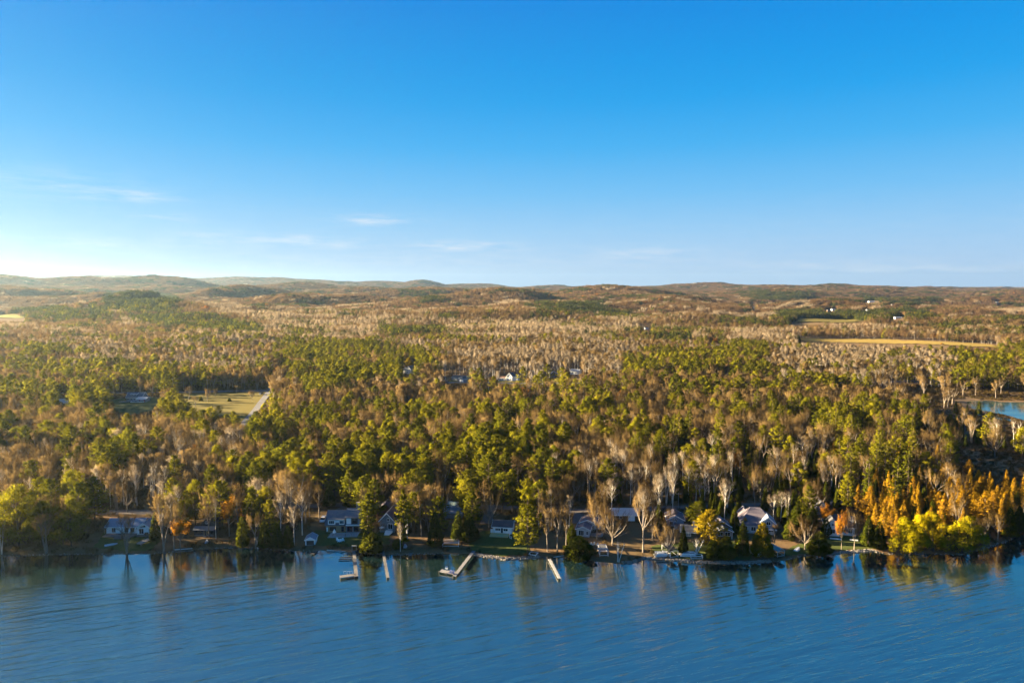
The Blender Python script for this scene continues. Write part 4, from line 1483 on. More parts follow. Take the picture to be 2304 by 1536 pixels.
# 3 two storey house
h = House('two_storey_house', 'two storey house with a pair of white framed dormer windows and dark roof', 772, 1197, 1)
h.gable(-6.6, .9, 0, 8.5, .2, 2.6, .02, 'x', 'brick_tan', 'dark_roof', trim=None, oh=.0, th=.02, wname='lower_wall', rname='lower_ceiling')
m_ = MB().poly([(-7.0, -.4, 2.75), (1.2, -.4, 2.75), (1.2, 1.3, 5.4), (-7.0, 1.3, 5.4), (1.2, 5.0, 7.2), (-7.0, 5.0, 7.2), (1.2, 9.0, 2.75), (-7.0, 9.0, 2.75)], [(0, 1, 2, 3), (3, 2, 4, 5), (5, 4, 6, 7), (0, 3, 5, 7), (1, 6, 4, 2), (0, 7, 6, 1)])
m_.build('mansard_roof', 'grey_roof', h.root)
dw = MB().box(-5.7, -2.9, -.35, 1.2, 3.2, 5.1).box(-1.4, 0.6, -.35, 1.2, 3.2, 5.1).box(-2.9, -1.4, -.2, 1.2, 3.9, 5.0).build('dormer_wall', 'white_siding', h.root)
h.part('dormer_roof', 'grey_roof', (-5.9, .8, -.6, 2.2, 5.12, 5.3))
for x in (-4.3, -.4):
    h.window(x, 4.15, 1.55 if x > -1 else 1.9, 1.15, -.36, fw=.2, mullions=2)
h.gable(1.3, 6.6, -.5, 8.0, .2, 6.0, 2.0, 'x', 'grey_siding', 'grey_roof', wname='tall_wing_wall', rname='tall_wing_roof', trim=None)
h.part('white_panel', 'white_paint', (1.5, 3.2, -.62, -.52, 3.5, 5.7))
h.window(4.6, 4.6, 2.0, 1.9, -.52, mullions=1, frame='dark_wood')
h.window(2.7, 1.5, 1.8, 1.8, -.52, frame='red_paint')
h.window(5.2, 1.5, 1.8, 1.8, -.52, frame='dark_wood')
h.part('balcony', 'white_paint', (1.3, 6.6, -1.3, -.64, 3.05, 3.2))
h.window(-3.9, 1.45, 2.2, 1.2, 0, frame='dark_wood')
h.window(-.1, 1.4, .9, 1.8, 0, frame='red_paint', mullions=0)
h.part('chimney', 'stone_chimney', (4.2, 5.5, 4.6, 5.7, 7.0, 10.2))
h.part('patio', 'concrete', (-4.5, 6.4, -5.0, -.66, -.35, .12))
h.rail([(-4.3, -4.9), (1.9, -4.9), (1.9, -4.2), (6.2, -4.2)], 1.0, 'weathered_wood', z=.1)
h.part('patio_wall', 'concrete', (-4.6, 1.9, -5.5, -5.08, -.8, .35), (3.2, 6.2, -5.0, -4.7, -.8, .3))
h.part('utility_box', 'white_paint', (-6.3, -5.8, -.3, -.02, .5, 2.0))
# hot tub cover like a white shell on the patio
tub = thing('patio_umbrella', 'folded white garden umbrella on the patio of the two storey house', 'umbrella', tuple(np.array(h.root.location) + np.array((-2.6, -3.0, .12))))
MB().tube((0, 0, 0), (0, 0, 2.2), .05, .04).build('pole', 'aluminium', tub)
MB().tube((0, 0, .9), (0, 0, 2.3), .75, .08, 10).build('canopy', 'white_paint', tub)
# 4 grey gable house
h = House('gable_house', 'tall grey shingled house with a steep white edged gable and white steps', 871, 1197, -6)
h.gable(-2.9, 2.9, 0, 10, .3, 4.2, 3.0, 'y', 'grey_siding', 'mauve_roof', oh=.35)
h.window(.5, 5.0, .75, 1.1, 0)
h.window(1.3, 2.4, 1.7, 2.0, 0)
h.part('porch_roof', 'white_paint', ((-2.6, -1.6, 2.2), (-1.6, -1.6, 2.8), .12), ((-1.6, -1.6, 2.8), (-.6, -1.6, 2.2), .12), (-2.5, -.7, -1.5, -.02, 2.1, 2.2))
h.part('stair', 'white_paint', (-.4, 2.2, -1.4, -.05, .1, .9), (-.4, 1.9, -2.2, -1.45, -.2, .5), (-.4, 1.7, -3.0, -2.25, -.5, .15))
# 5 boat shed
h = House('boat_shed', 'small white fronted shed with grey roof and open door at the water', 698, 1226, 6, 'shed')
h.gable(-1.75, 1.75, 0, 4.6, .1, 1.9, 1.0, 'y', 'white_siding', 'slate_roof', oh=.3)
h.part('opening', 'dark_wood', (-1.35, 1.35, -.04, -.01, .15, 1.75))
h.part('sill_board', 'grey_boards', (-1.7, 1.7, -.5, -.05, -.1, .12))
# 6 white cottage
h = House('white_cottage', 'low white cottage with a dark roof and a tan deck on the lawn', 1130, 1201, -9)
h.gable(-3.7, 3.7, 0, 6.6, .5, 2.35, 1.5, 'x', 'white_siding', 'dark_roof')
h.window(-1.7, 1.75, 1.9, .85, 0, mullions=2)
h.window(1.3, 1.75, 1.6, .85, 0, mullions=1)
h.door(-.1, .5, .8, 1.95, 0, 'dark_wood')
h.part('deck', 'tan_boards', (-4.3, 2.8, -3.6, -.05, .12, .40))
h.part('deck_skirt', 'weathered_wood', (-4.2, 2.7, -3.52, -3.42, -.6, .1))
h.rail([(2.9, -.3), (3.3, -3.4), (4.3, -4.3)], .95, 'white_paint', z=-.1)
h.part('propane_tank', 'white_paint', (-4.6, -3.9, .2, .9, .3, 1.5))
# 7 pale narrow cottage
h = House('pale_cottage', 'pale narrow cottage running back from the lake with a stepped roof', 1313, 1207, -14)
h.gable(-2.7, 2.2, 0, 6.0, .4, 2.5, 1.0, 'y', 'pale_grey_siding', 'mauve_roof')
h.gable(-2.2, 3.6, 6.0, 12.5, .4, 3.0, 1.2, 'y', 'pale_grey_siding', 'mauve_roof', wname='back_wall', rname='back_roof')
h.gable(3.4, 6.0, 9.0, 14.0, .4, 2.6, .8, 'x', 'white_siding', 'mauve_roof', wname='wing_wall', rname='wing_roof')
h.window(-.9, 1.5, 1.9, 1.9, 0, mullions=2)
h.window(1.4, 1.6, .7, 1.4, 0)
for y in (1.3, 3.3):
    h.window(y, 1.8, 1.0, 1.2, 2.2, 'right')
h.window(2.9, 1.9, .9, 1.2, 6.0)
h.part('deck', 'weathered_wood', (2.4, 7.0, 1.0, 5.0, -.1, .3))
# 8 long garage with a sunlit roof
h = House('long_garage', 'long low garage with a pale metal roof among orange branches', 1408, 1172, -2, 'garage')
h.gable(-5.0, 5.0, 0, 7.5, .1, 2.5, 1.5, 'x', 'brown_siding', 'pale_metal_roof')
h.window(-2, 1.5, 1.0, 1.0, 0)
h.part('garage_door', 'white_paint', (.8, 3.6, -.06, -.01, .12, 2.2))
# 9 blue gable house
h = House('blue_house', 'blue grey house with a wide white edged gable and three attic panes', 1521, 1184, -8)
h.gable(-3.4, 3.0, 0, 8, .3, 2.4, 1.6, 'y', 'blue_siding', 'mauve_roof')
for x in (-.75, -.2, .35):
    h.window(x, 2.75, .32, .75, 0, mullions=0, fw=.06)
h.window(-1.9, 1.4, 1.2, 1.2, 0)
h.part('side_roof', 'mauve_roof', ((-1.0, -2.2, 1.6), (4.4, -2.2, 1.6), 2.6, .16))
h.part('side_wall', 'blue_siding', (-.9, 4.3, -3.3, -.9, -.3, 1.48))
# 10 green cottage with chimney
h = House('chimney_cottage', 'dark green cottage with a stone chimney and one broad white window', 1549, 1211, -14)
h.gable(-2.6, 2.8, 0, 7, .4, 2.2, 1.35, 'x', 'green_siding', 'dark_roof')
h.window(.0, 1.55, 1.5, 1.0, 0, glass='pale_glass')
h.part('chimney', 'stone_chimney', (1.5, 2.4, 4.0, 4.9, 2.9, 5.2))
# 11 pavilion house
h = House('porch_house', 'brown house with a white edged porch gable behind the golden pine', 1629, 1211, -2)
h.gable(-3.0, 3.0, 0, 3.5, .3, 2.5, 1.2, 'y', 'brown_siding', 'grey_roof', wname='porch_wall', rname='porch_roof')
h.gable(-3.6, 3.4, 3.5, 10, .3, 3.1, 2.2, 'y', 'brown_siding', 'mauve_roof')
h.window(-1.4, 1.8, 1.9, 1.4, 0)
h.window(1.3, 1.8, 1.9, 1.4, 0)
for x in (-2.95, 2.75):
    h.part('porch_post', 'white_paint', (x, x + .2, -.42, -.22, -.1, 2.6))
# 12 big roofed house
h = House('hip_roof_house', 'large house under a tall dark hip roof with a pale blue gable', 1706, 1200, -12)
h.gable(-6.5, 6.0, 0, 11, .3, 3.0, .02, 'x', 'pale_grey_siding', 'mauve_roof', trim=None, th=.02, oh=0, rname='ceiling')
MB().poly([(-7.2, -.8, 3.25), (6.8, -.8, 3.25), (6.8, 11.8, 3.25), (-7.2, 11.8, 3.25), (-2.4, 5.5, 8.6), (1.2, 5.5, 8.6)], [(0, 1, 5, 4), (1, 2, 5), (2, 3, 4, 5), (3, 0, 4), (3, 2, 1, 0)]).build('hip_roof', 'mauve_roof', h.root)
h.gable(1.0, 5.8, -1.2, 5.0, 3.6, 1.2, 2.0, 'y', 'blue_siding', 'slate_roof', wname='dormer_wall', rname='dormer_roof')
h.window(3.4, 4.7, 1.4, 1.2, -1.2)
h.gable(-6.0, -2.0, 8, 14, .3, 3.5, 2.2, 'y', 'brown_siding', 'mauve_roof', wname='rear_wing_wall', rname='rear_wing_roof')
for x in (-4.8, -1.8, 2.0, 4.6):
    h.window(x, 1.8, 1.6, 1.5, 0)
h.part('awning', 'white_paint', (3.2, 6.4, -2.2, -.85, 2.35, 2.5))
# 13 white house with dormers
h = House('dormer_house', 'white house with a dark roof, a front gable and a small pointed dormer', 1886, 1205, -16)
h.gable(-1.6, 6.0, 1.5, 9, .3, 3.2, 3.0, 'x', 'white_siding', 'dark_roof')
h.gable(-4.4, .3, -1.0, 7.5, .3, 3.6, 2.6, 'y', 'white_siding', 'dark_roof', wname='front_wing_wall', rname='front_wing_roof')
h.gable(1.0, 3.2, 1.2, 4.5, 3.6, .9, 1.0, 'y', 'white_siding', 'dark_roof', oh=.2, wname='dormer_wall', rname='dormer_roof')
h.window(2.1, 4.35, .55, .8, 1.2, mullions=0)
h.window(-2.1, 2.0, 1.5, 1.5, -1.0)
h.window(-2.1, 4.5, .9, .8, -1.0)
h.window(2.0, 1.7, 1.3, 1.3, 1.5)
h.window(4.4, 1.7, 1.3, 1.3, 1.5)
h.part('garden_wall', 'white_paint', (-3.5, .5, -4.2, -3.8, -.6, .35))
h.part('garden_wall', 'white_paint', (3.4, 6.2, -3.6, -3.2, -.6, .3))
# roofs among the trees
h = House('green_roof_shed', 'small shed with a pale green roof behind the dark pine', 1015, 1149, -20, 'shed')
h.gable(-1.8, 1.8, 0, 4, .1, 2.2, 1.1, 'x', 'white_siding', 'green_metal_roof')
h = House('slate_roof_garage', 'low garage with blue grey roof showing between two cedars', 1022, 1166, -8, 'garage')
h.gable(-4.0, 3.0, 0, 6, .1, 2.4, 1.2, 'x', 'grey_siding', 'slate_roof')
h.window(1.5, 1.5, .9, .9, 0)
h = House('steep_roof_cabin', 'grey cabin with a steep roof left of the maple by the dormer house', 1846, 1157, -14, 'cabin')
h.gable(-2.4, 2.4, 0, 6, .2, 2.6, 2.8, 'y', 'grey_siding', 'slate_roof')
h.window(0, 3.2, .8, .9, 0)
h = House('brown_back_house', 'brown hip roofed garage behind the gable house', 868, 1160, 0, 'garage')
h.gable(-3.4, 3.0, 0, 6, .1, 2.4, 2.6, 'y', 'brown_siding', 'mauve_roof', trim=None)

# ------------------------------------------------------------------ houses in the land behind
h = House('grey_farmhouse', 'grey farmhouse with long dormer above the green yard and parked cars', 302, 904, 3, clear=15)
h.gable(-7.0, 5.0, 2, 11, .3, 3.0, 3.4, 'x', 'grey_siding', 'grey_roof')
h.gable(-4.0, 0.8, 3.0, 8, 4.2, 1.4, .6, 'x', 'grey_siding', 'grey_roof', wname='dormer_wall', rname='dormer_roof', oh=.3)
h.gable(3.4, 10.2, -3.0, 4.0, .1, 2.6, 1.1, 'x', 'grey_siding', 'pale_metal_roof', wname='garage_wall', rname='garage_roof')
for x in (-2.8, -.4):
    h.window(x, 5.0, 1.5, .8, 3.0)
for x in (-5.6, -3, -.5, 2):
    h.window(x, 1.8, 1.4, 1.3, 2)
h.part('garage_opening', 'red_paint', (5.2, 9.6, -3.06, -3.01, .1, 2.2))
h.part('deck', 'pale_boards', (-11.0, -3.4, -1.5, 1.9, .1, .4))
h = House('white_farmhouse', 'white farmhouse with steep gables before the dark pine stand', 919, 841, -30, clear=11)
h.gable(-2.6, 2.6, 0, 9, .2, 5.0, 2.8, 'y', 'white_siding', 'grey_roof')
h.gable(-8.0, -2.6, 2, 8, .2, 3.6, 2.0, 'x', 'white_siding', 'grey_roof', wname='wing_wall', rname='wing_roof')
h.part('porch_roof', 'slate_roof', (-8, -2.7, .2, 1.9, 2.6, 2.75))
for x, z in ((-1.0, 1.7), (1.0, 1.7), (-1.0, 4.2), (1.0, 4.2)):
    h.window(x, z, .8, 1.3, 0)
h = House('brown_roof_house', 'low house with a warm brown roof and white garage doors by the main road', 1034, 857, -32, clear=12)
h.gable(-9.0, 6.0, 0, 8, .1, 2.9, 1.9, 'x', 'grey_siding', 'brown_roof')
h.gable(2.0, 8.0, -4, 2.0, .1, 2.8, 1.5, 'y', 'grey_siding', 'brown_roof', wname='garage_wall', rname='garage_roof')
h.part('garage_door', 'white_paint', (2.6, 4.8, -4.06, -4.01, .1, 2.3), (5.2, 7.4, -4.06, -4.01, .1, 2.3))
h.part('yard', 'concrete', (-18, 1.5, -8, -.3, -.1, .08))
h = House('white_house_with_garage', 'white house with dark gable and a long low garage right of the lone tall pine', 1146, 857, -22, clear=12)
h.gable(-2.8, 2.8, 0, 8, .1, 4.4, 3.0, 'y', 'white_siding', 'dark_roof')
h.gable(2.8, 7.5, 1, 7, .1, 4.4, 1.5, 'x', 'white_siding', 'dark_roof', wname='wing_wall', rname='wing_roof')
h.gable(-13, -4.5, -1, 5, .1, 2.4, 1.1, 'x', 'white_siding', 'brown_roof', wname='garage_wall', rname='garage_roof')
for x in (-1.1, 1.1):
    h.window(x, 1.8, .9, 1.4, 0)
    h.window(x, 4.2, .9, 1.2, 0)
for x in (-11, -9, -6.5):
    h.window(x, 1.4, 1.3, 1.1, -1)
h = House('small_white_house', 'small white house at the edge of the bare woods', 1292, 842, -30, clear=9)
h.gable(-4.6, 4.6, 0, 7, .1, 3.0, 1.8, 'x', 'white_siding', 'slate_roof')
h.window(-2, 1.7, 1.4, 1.3, 0)
h.window(2, 1.7, 1.4, 1.3, 0)
h = House('dark_barn', 'dark weathered barn beside the round evergreen', 1246, 850, 5, 'barn', clear=9)
h.gable(-3.6, 3.6, 0, 7, .1, 4.0, 2.4, 'y', 'charcoal_siding', 'dark_roof')
h.part('barn_door', 'grey_boards', (-1.3, 1.3, -.06, -.01, .1, 2.8))
h = House('grey_roof_cabin', 'cabin with a pale grey roof deep in the woods on the left', 145, 914, 12, 'cabin', clear=9)
h.gable(-5.0, 5.0, 0, 8, .1, 2.8, 2.2, 'x', 'grey_siding', 'pale_metal_roof')
h.window(0, 1.6, 1.4, 1.2, 0)
FARH = [('white_far_house', 'small white house in a clearing right of a pale poplar', 1455, 741, 'white_siding', 'grey_roof', 8, 6, 3), ('white_hill_house', 'white house in the brown woods below the right ridge', 1697, 693, 'white_siding', 'slate_roof', 15, 7, 4),
        ('farm_building', 'sunlit farm house on the rise behind the dark tree line', 1876, 699, 'pale_grey_siding', 'pale_metal_roof', 14, 8, 5), ('farm_barn', 'dark barn left of the sunlit farm house', 1866, 702, 'brown_siding', 'dark_roof', 13, 9, 5),
        ('cream_farm_house', 'cream farm house in the row of yard trees', 1955, 700, 'pale_grey_siding', 'grey_roof', 14, 8, 4), ('long_white_barn', 'long white roofed barn on the far plain', 1962, 680, 'pale_grey_siding', 'pale_metal_roof', 34, 12, 3.5),
        ('blue_barn', 'pale blue barn at the foot of the dark tree line', 2022, 717, 'blue_siding', 'slate_roof', 20, 9, 3), ('blue_roof_barn', 'barn with a bright blue metal roof behind the pines', 1609, 782, 'grey_siding', 'blue_metal_roof', 16, 8, 3),
        ('far_farm', 'white farm house at the far right slope', 2245, 681, 'pale_grey_siding', 'grey_roof', 16, 8, 3), ('grey_hill_house', 'grey house half hidden on the left hillside', 160, 690, 'grey_siding', 'slate_roof', 20, 9, 5),
        ('white_shed', 'long white shed on the left hillside', 195, 688, 'white_siding', 'pale_metal_roof', 16, 8, 3), ('hilltop_house', 'tiny pale house on the brown ridge', 905, 651, 'white_siding', 'grey_roof', 18, 10, 5),
        ('ridge_cabin', 'tiny house in the brown woods above the clearing', 1453, 706, 'white_siding', 'grey_roof', 10, 7, 4), ('blue_far_house', 'small blue house below the far farm', 2012, 688, 'blue_siding', 'slate_roof', 18, 8, 4)]
for nm, lb, px, py, wl, rf, w, d, hw in FARH:
    w, d, hw = w * .8, d * .8, hw * .85
    h = House(nm, lb, px, py, random.uniform(4, 20), 'barn' if 'barn' in nm else 'house', clear=w * 1.1 + 8)
    CLEARINGS.append((h.root.location.x - w - 6, h.root.location.y + w * .5, w * .8 + 8))
    h.gable(-w / 2, w / 2, 0, d, .1, hw, d * .28, 'x', wl, rf)
    for k in range(int(w / 6) + 1):
        h.window(-w / 2 + (k + .5) * w / (int(w / 6) + 1), hw * .55, 1.6, 1.6, 0)


# ------------------------------------------------------------------ docks, boats and lifts
def dock(name, label, pts_px, width, mat, z=.55, sections=3, ext=()):
    """pts_px: line of the deck seen from the shore outwards"""
    P = [np.array(at(a, b, z)) for a, b in pts_px]
    x0, y0 = P[0]
    root = thing(name, label, 'dock', (x0, y0, 0))
    for a, b in zip(P[:-1], P[1:]):
        a, b = a - P[0], b - P[0]
        n = max(1, sections if np.linalg.norm(b - a) > 8 else 1)
        d = (b - a) / np.linalg.norm(b - a)
        for i in range(n):
            q0, q1 = a + (b - a) * (i / n) + d * .03, a + (b - a) * ((i + 1) / n) - d * .03
            MB().bar((*q0, z), (*q1, z), width, .16).build('deck_section', mat, root)
        legs = MB()
        s = np.array((-d[1], d[0]))
        for i in range(n * 2 + 1):
            c = a + (b - a) * i / (n * 2)
            for k in (-1, 1):
                e = c + s * k * (width / 2 + .06)
                legs.tube((*e, -1.2), (*e, z + .28), .05, .05, 6)
        legs.build('posts', 'weathered_wood', root)
    return root


dock('dock', 'grey wooden dock with an L end before the two storey house', [(796, 1238), (802, 1296)], 1.1, 'grey_boards')
d2 = dock('dock_platform', 'broad weathered end platform of the L shaped dock left', [(800, 1292), (765, 1297)], 1.9, 'grey_boards', .55, 2)
for px in (776, 784, 790):
    x, y = at(px, 1290, .63)
    c = thing('dock_rail_rack', 'grey metal rack standing on the L end of the left dock', 'rack', (x, y, .63), 0, 'racks on the left dock')
    MB().bar((-.4, 0, 0), (-.4, 0, .8), .06).bar((.4, 0, 0), (.4, 0, .8), .06).build('post', 'aluminium', c)
    MB().bar((-.4, 0, .8), (.4, 0, .8), .06).build('top_bar', 'aluminium', c)
dock('dock', 'narrow straight dock left of the white dead birch', [(862, 1240), (873, 1299)], .85, 'grey_boards', .45)
dock('dock', 'long pale dock slanting left with a chair platform', [(1066, 1239), (1022, 1296)], 1.15, 'pale_boards')
dock('dock_platform', 'pale side platform at the end of the slanting dock', [(1024, 1289), (991, 1283)], 2.0, 'pale_boards', .55, 2)
dock('dock', 'bare white plank dock below the dark arborvitae', [(1236, 1257), (1259, 1301)], .95, 'worn_white_boards')
dock('dock', 'short dark dock stub beside the boat shed', [(713, 1238), (703, 1246)], 1.0, 'dark_wood', .35, 1)
dock('dock', 'tiny grey landing stage between the two middle docks', [(925, 1243), (922, 1250)], .9, 'grey_boards', .4, 1)


def chair(px, py, label, mat, z=None, group=None, s=1.0):
    x, y = at(px, py, z) if z is not None else ground_at(px, py)[:2]
    zz = z if z is not None else float(gh(x, y))
    r = thing('lawn_chair', label, 'chair', (x, y, zz), random.uniform(-.5, .5), group)
    r.scale = (s,) * 3
    MB().box(-.32, .32, -.35, .3, .3, .38).build('seat', mat, r)
    MB().bar((0, .3, .3), (0, .62, 1.1), .62, .07).build('backrest', mat, r)
    for sx in (-1, 1):
        MB().box(sx * .34 - .04, sx * .34 + .04, -.38, -.3, 0, .6).build('leg', mat, r)
        MB().box(sx * .34 - .04, sx * .34 + .04, .3, .38, 0, .6).build('leg', mat, r)
        MB().box(sx * .36 - .07, sx * .36 + .07, -.4, .4, .6, .65).build('armrest', mat, r)


chair(1013, 1290, 'left dark blue chair on the slanting dock end', 'blue_plastic', .64)
chair(1019, 1291, 'right dark blue chair on the slanting dock end', 'blue_plastic', .64)
chair(1005, 1281, 'lone grey chair on the dock side platform', 'grey_hull', .64)
for i, (a_, b_) in enumerate(((759, 1216), (762, 1219), (766, 1219), (772, 1217))):
    chair(a_, b_, ['tall white chair in the cluster on the two storey lawn', 'middle white chair in the cluster on the lawn', 'right white chair in the cluster on the lawn', 'white chair standing a little apart on the lawn'][i], 'white_paint')
for i, (a_, b_) in enumerate(((1326, 1229), (1332, 1227), (1337, 1226), (1344, 1228))):
    chair(a_, b_, ['first pale chair beside the arborvitae', 'second pale chair from the arborvitae', 'third pale chair from the arborvitae', 'pinkish chair nearest the boat lift frame'][i], 'ivory_paint')


def boat(px, py, yaw, L, W, mat, label, name='rowboat', over=False, z=None):
    x, y, zz = ground_at(px, py) if z is None else (*at(px, py, z), z)
    r = thing(name, label, 'boat', (x, y, zz + .05), math.radians(yaw))
    n = 9
    V, Fs = [], []
    for i in range(n):
        t = i / (n - 1)
        hw = W / 2 * (1 - max(0, (t - .35) / .65) ** 2.2) * (.86 + .14 * min(1, t / .2)) + .02
        zz2 = .12 * t ** 3
        V += [(-hw, L * (t - .5), .45 + zz2), (-hw * .6, L * (t - .5), .05 + zz2), (hw * .6, L * (t - .5), .05 + zz2), (hw, L * (t - .5), .45 + zz2)]
    for i in range(n - 1):
        for k in range(3):
            Fs.append((4 * i + k, 4 * i + k + 1, 4 * i + 5 + k, 4 * i + 4 + k))
    Fs.append((0, 3, 2, 1))
    hull = MB().poly(V, Fs).build('hull', mat, r)
    if over:
        hull.rotation_euler = (0, math.pi, 0)
        hull.location = (0, 0, .55)
    else:
        for t in (-.22, .08):
            MB().box(-W * .4, W * .4, L * t - .14, L * t + .14, .3, .36).build('seat', 'weathered_wood', r)
        MB().bar((-W / 2 - .02, -L * .48, .47), (-W / 2 - .02, L * .1, .5), .06).bar((W / 2 + .02, -L * .48, .47), (W / 2 + .02, L * .1, .5), .06).build('gunwale', 'aluminium', r)
    return r


boat(250, 1226, -55, 4.2, 1.5, 'grey_hull', 'upturned blue grey boat on the worn lawn before the ranch house', over=True)
boat(912, 1229, 12, 4.0, 1.5, 'grey_hull', 'pale blue rowboat pulled up on the brown bank', over=True)
boat(1794, 1236, -40, 4.6, 1.7, 'white_hull', 'white boat under the dark shrubs right of the green lift', over=True)
boat(465, 1219, 20, 3.6, 1.2, 'grey_hull', 'narrow grey skiff leaning below the charcoal cottage', over=True)
boat(1696, 1246, 30, 5.0, 1.9, 'white_hull', 'white boat lying on the shaded lawn beside the yellow cedar')
boat(1704, 1241, 30, 4.6, 1.7, 'white_hull', 'second white boat behind the one on the shaded lawn', over=True)
boat(1714, 1249, 45, 3.0, 1.2, 'grey_hull', 'small grey boat at the foot of the yellow cedar')


def pontoon(px, py, yaw, L, W, label):
    x, y, z = ground_at(px, py)
    r = thing('pontoon_boat', label, 'boat', (x, y, z + .1), math.radians(yaw))
    for s_ in (-1, 1):
        MB().tube((-L / 2, s_ * W * .34, .3), (L / 2, s_ * W * .34, .3), .28, .26, 8).build('float', 'aluminium', r)
    MB().box(-L / 2, L / 2, -W / 2, W / 2, .6, .72).build('deck', 'pale_boards', r)
    MB().box(-L * .42, L * .42, -W / 2, -W / 2 + .06, .73, 1.35).box(-L * .42, L * .42, W / 2 - .06, W / 2, .73, 1.35).box(L * .42 - .06, L * .42, -W / 2 + .06, W / 2 - .06, .73, 1.35).build('side_panel', 'white_hull', r)
    MB().box(-L * .3, L * .1, -W * .35, W * .35, .73, 1.2).build('seat', 'grey_hull', r)
    return r


pontoon(1490, 1251, 4, 5.6, 2.3, 'white pontoon boat ashore beside the slatted lift')
pontoon(1548, 1251, -4, 5.8, 2.3, 'white pontoon boat ashore under the dead white birch')


def lift(px, py, yaw, L, W, Ht, label, canopy=None, mat='aluminium', slats=0, name='boat_lift'):
    x, y, z = ground_at(px, py)
    r = thing(name, label, 'boat lift', (x, y, z), math.radians(yaw))
    for sx in (-1, 1):
        for sy in (0, 1):
            MB().box(sx * W / 2 - .07, sx * W / 2 + .07, sy * L - .07, sy * L + .07, -.2, Ht).build('post', mat, r)
    fr = MB()
    for zz in (.35, Ht):
        fr.bar((-W / 2, 0, zz), (W / 2, 0, zz), .13).bar((-W / 2, L, zz), (W / 2, L, zz), .13)
        fr.bar((-W / 2, .1, zz), (-W / 2, L - .1, zz), .13).bar((W / 2, .1, zz), (W / 2, L - .1, zz), .13)
    fr.build('frame', mat, r)
    if slats:
        for i in range(slats):
            yy = L * (i + .5) / slats
            MB().bar((-W / 2 - .1, yy, Ht + .12), (W / 2 + .1, yy, Ht + .12), .12, .06).build('slat', mat, r)
    if canopy:
        MB().poly([(-W / 2 - .2, -.4, Ht + .1), (0, -.4, Ht + .75), (W / 2 + .2, -.4, Ht + .1), (-W / 2 - .2, L + .4, Ht + .1), (0, L + .4, Ht + .75), (W / 2 + .2, L + .4, Ht + .1),
                   (-W / 2 - .2, -.4, Ht + .16), (0, -.4, Ht + .81), (W / 2 + .2, -.4, Ht + .16), (-W / 2 - .2, L + .4, Ht + .16), (0, L + .4, Ht + .81), (W / 2 + .2, L + .4, Ht + .16)],
                  [(0, 1, 4, 3), (1, 2, 5, 4), (6, 9, 10, 7), (7, 10, 11, 8), (0, 6, 7, 1), (1, 7, 8, 2), (3, 4, 10, 9), (4, 5, 11, 10), (0, 3, 9, 6), (2, 8, 11, 5)]).build('canopy', canopy, r)
    return r


lift(1014, 1230, 2, 3.0, 5.8, 1.6, 'pale wooden dock frames stacked on the brown bank', slats=3, name='dock_frame_stack')
lift(1359, 1251, 0, 6.5, 2.9, 1.9, 'empty grey boat lift with slats left of the V shaped birch', slats=9)
lift(1517, 1254, 14, 6.6, 2.9, 2.4, 'boat lift with dark slatted top beside the pale tree', 'dark_wood', slats=10)
lift(1757, 1252, 18, 6.5, 2.9, 2.1, 'boat lift with a green glassy canopy on the lawn', 'green_metal_roof')
lift(1568, 1258, -4, 2.2, 4.0, 1.1, 'low white lift frame at the stone edge by the dead birch', mat='white_paint')
lift(1197, 1250, -24, 2.6, 2.6, .5, 'square white dock frame lying under the big pine', mat='white_paint', name='floating_raft')
x, y, z = ground_at(325, 1222)
r_ = thing('gangway', 'weathered wooden gangway propped on the lawn below the ranch house', 'ramp', (x, y, z), math.radians(-28))
MB().bar((0, -2.2, .5), (0, 3.0, 1.3), 2.4, .12).build('deck', 'weathered_wood', r_)
for sx in (-1, 1):
    MB().bar((sx * 1.25, -2.3, .58), (sx * 1.25, 3.1, 1.4), .14).build('side_rail', 'pale_boards', r_)
    MB().box(sx * 1.1 - .06, sx * 1.1 + .06, -2.1, -1.98, -.2, .5).build('leg', 'pale_boards', r_)
x, y, z = at(780, 1256, .25) + (.25,)
r_ = thing('boat_hoist', 'dark boat hoist rails low in the water beside the left dock', 'boat lift', (x, y, 0))
for yy in (-.9, .9):
    MB().bar((-2.6, yy, .3), (2.4, yy + .5, .35), .3).build('rail', 'dark_wood', r_)
MB().bar((2.2, -.9, .3), (2.2, 1.3, .3), .2).build('cross_bar', 'dark_wood', r_)
x, y, z = ground_at(797, 1240)
r_ = thing('dock_gate', 'small arched wooden gate at the head of the left dock', 'gate', (x, y, z))
for sx in (-1, 1):
    MB().box(sx * .8 - .1, sx * .8 + .1, -.1, .1, -.2, 2.0).build('post', 'weathered_wood', r_)
MB().bar((-.9, 0, 2.1), (.9, 0, 2.1), .3, .16).build('lintel', 'ivory_paint', r_)
for i, (pa, pb, lb) in enumerate((((735, 1238), (778, 1241), 'pale drift log along the bank left of the dock'), ((393, 1237), (433, 1234), 'thin pale log at the waterline below the charcoal cottage'), ((1245, 1254), (1270, 1250), 'pale log on the dark bank at the white plank dock'))):
    a_, b_ = ground_at(*pa), ground_at(*pb)
    o = MB().tube((0, 0, .15), tuple(np.array(b_) - np.array(a_) + (0, 0, .15)), .16, .1, 7).build('drift_log', 'dead_wood')
    o.location = a_
    tag(o, lb, 'log')

# ------------------------------------------------------------------ cars and poles


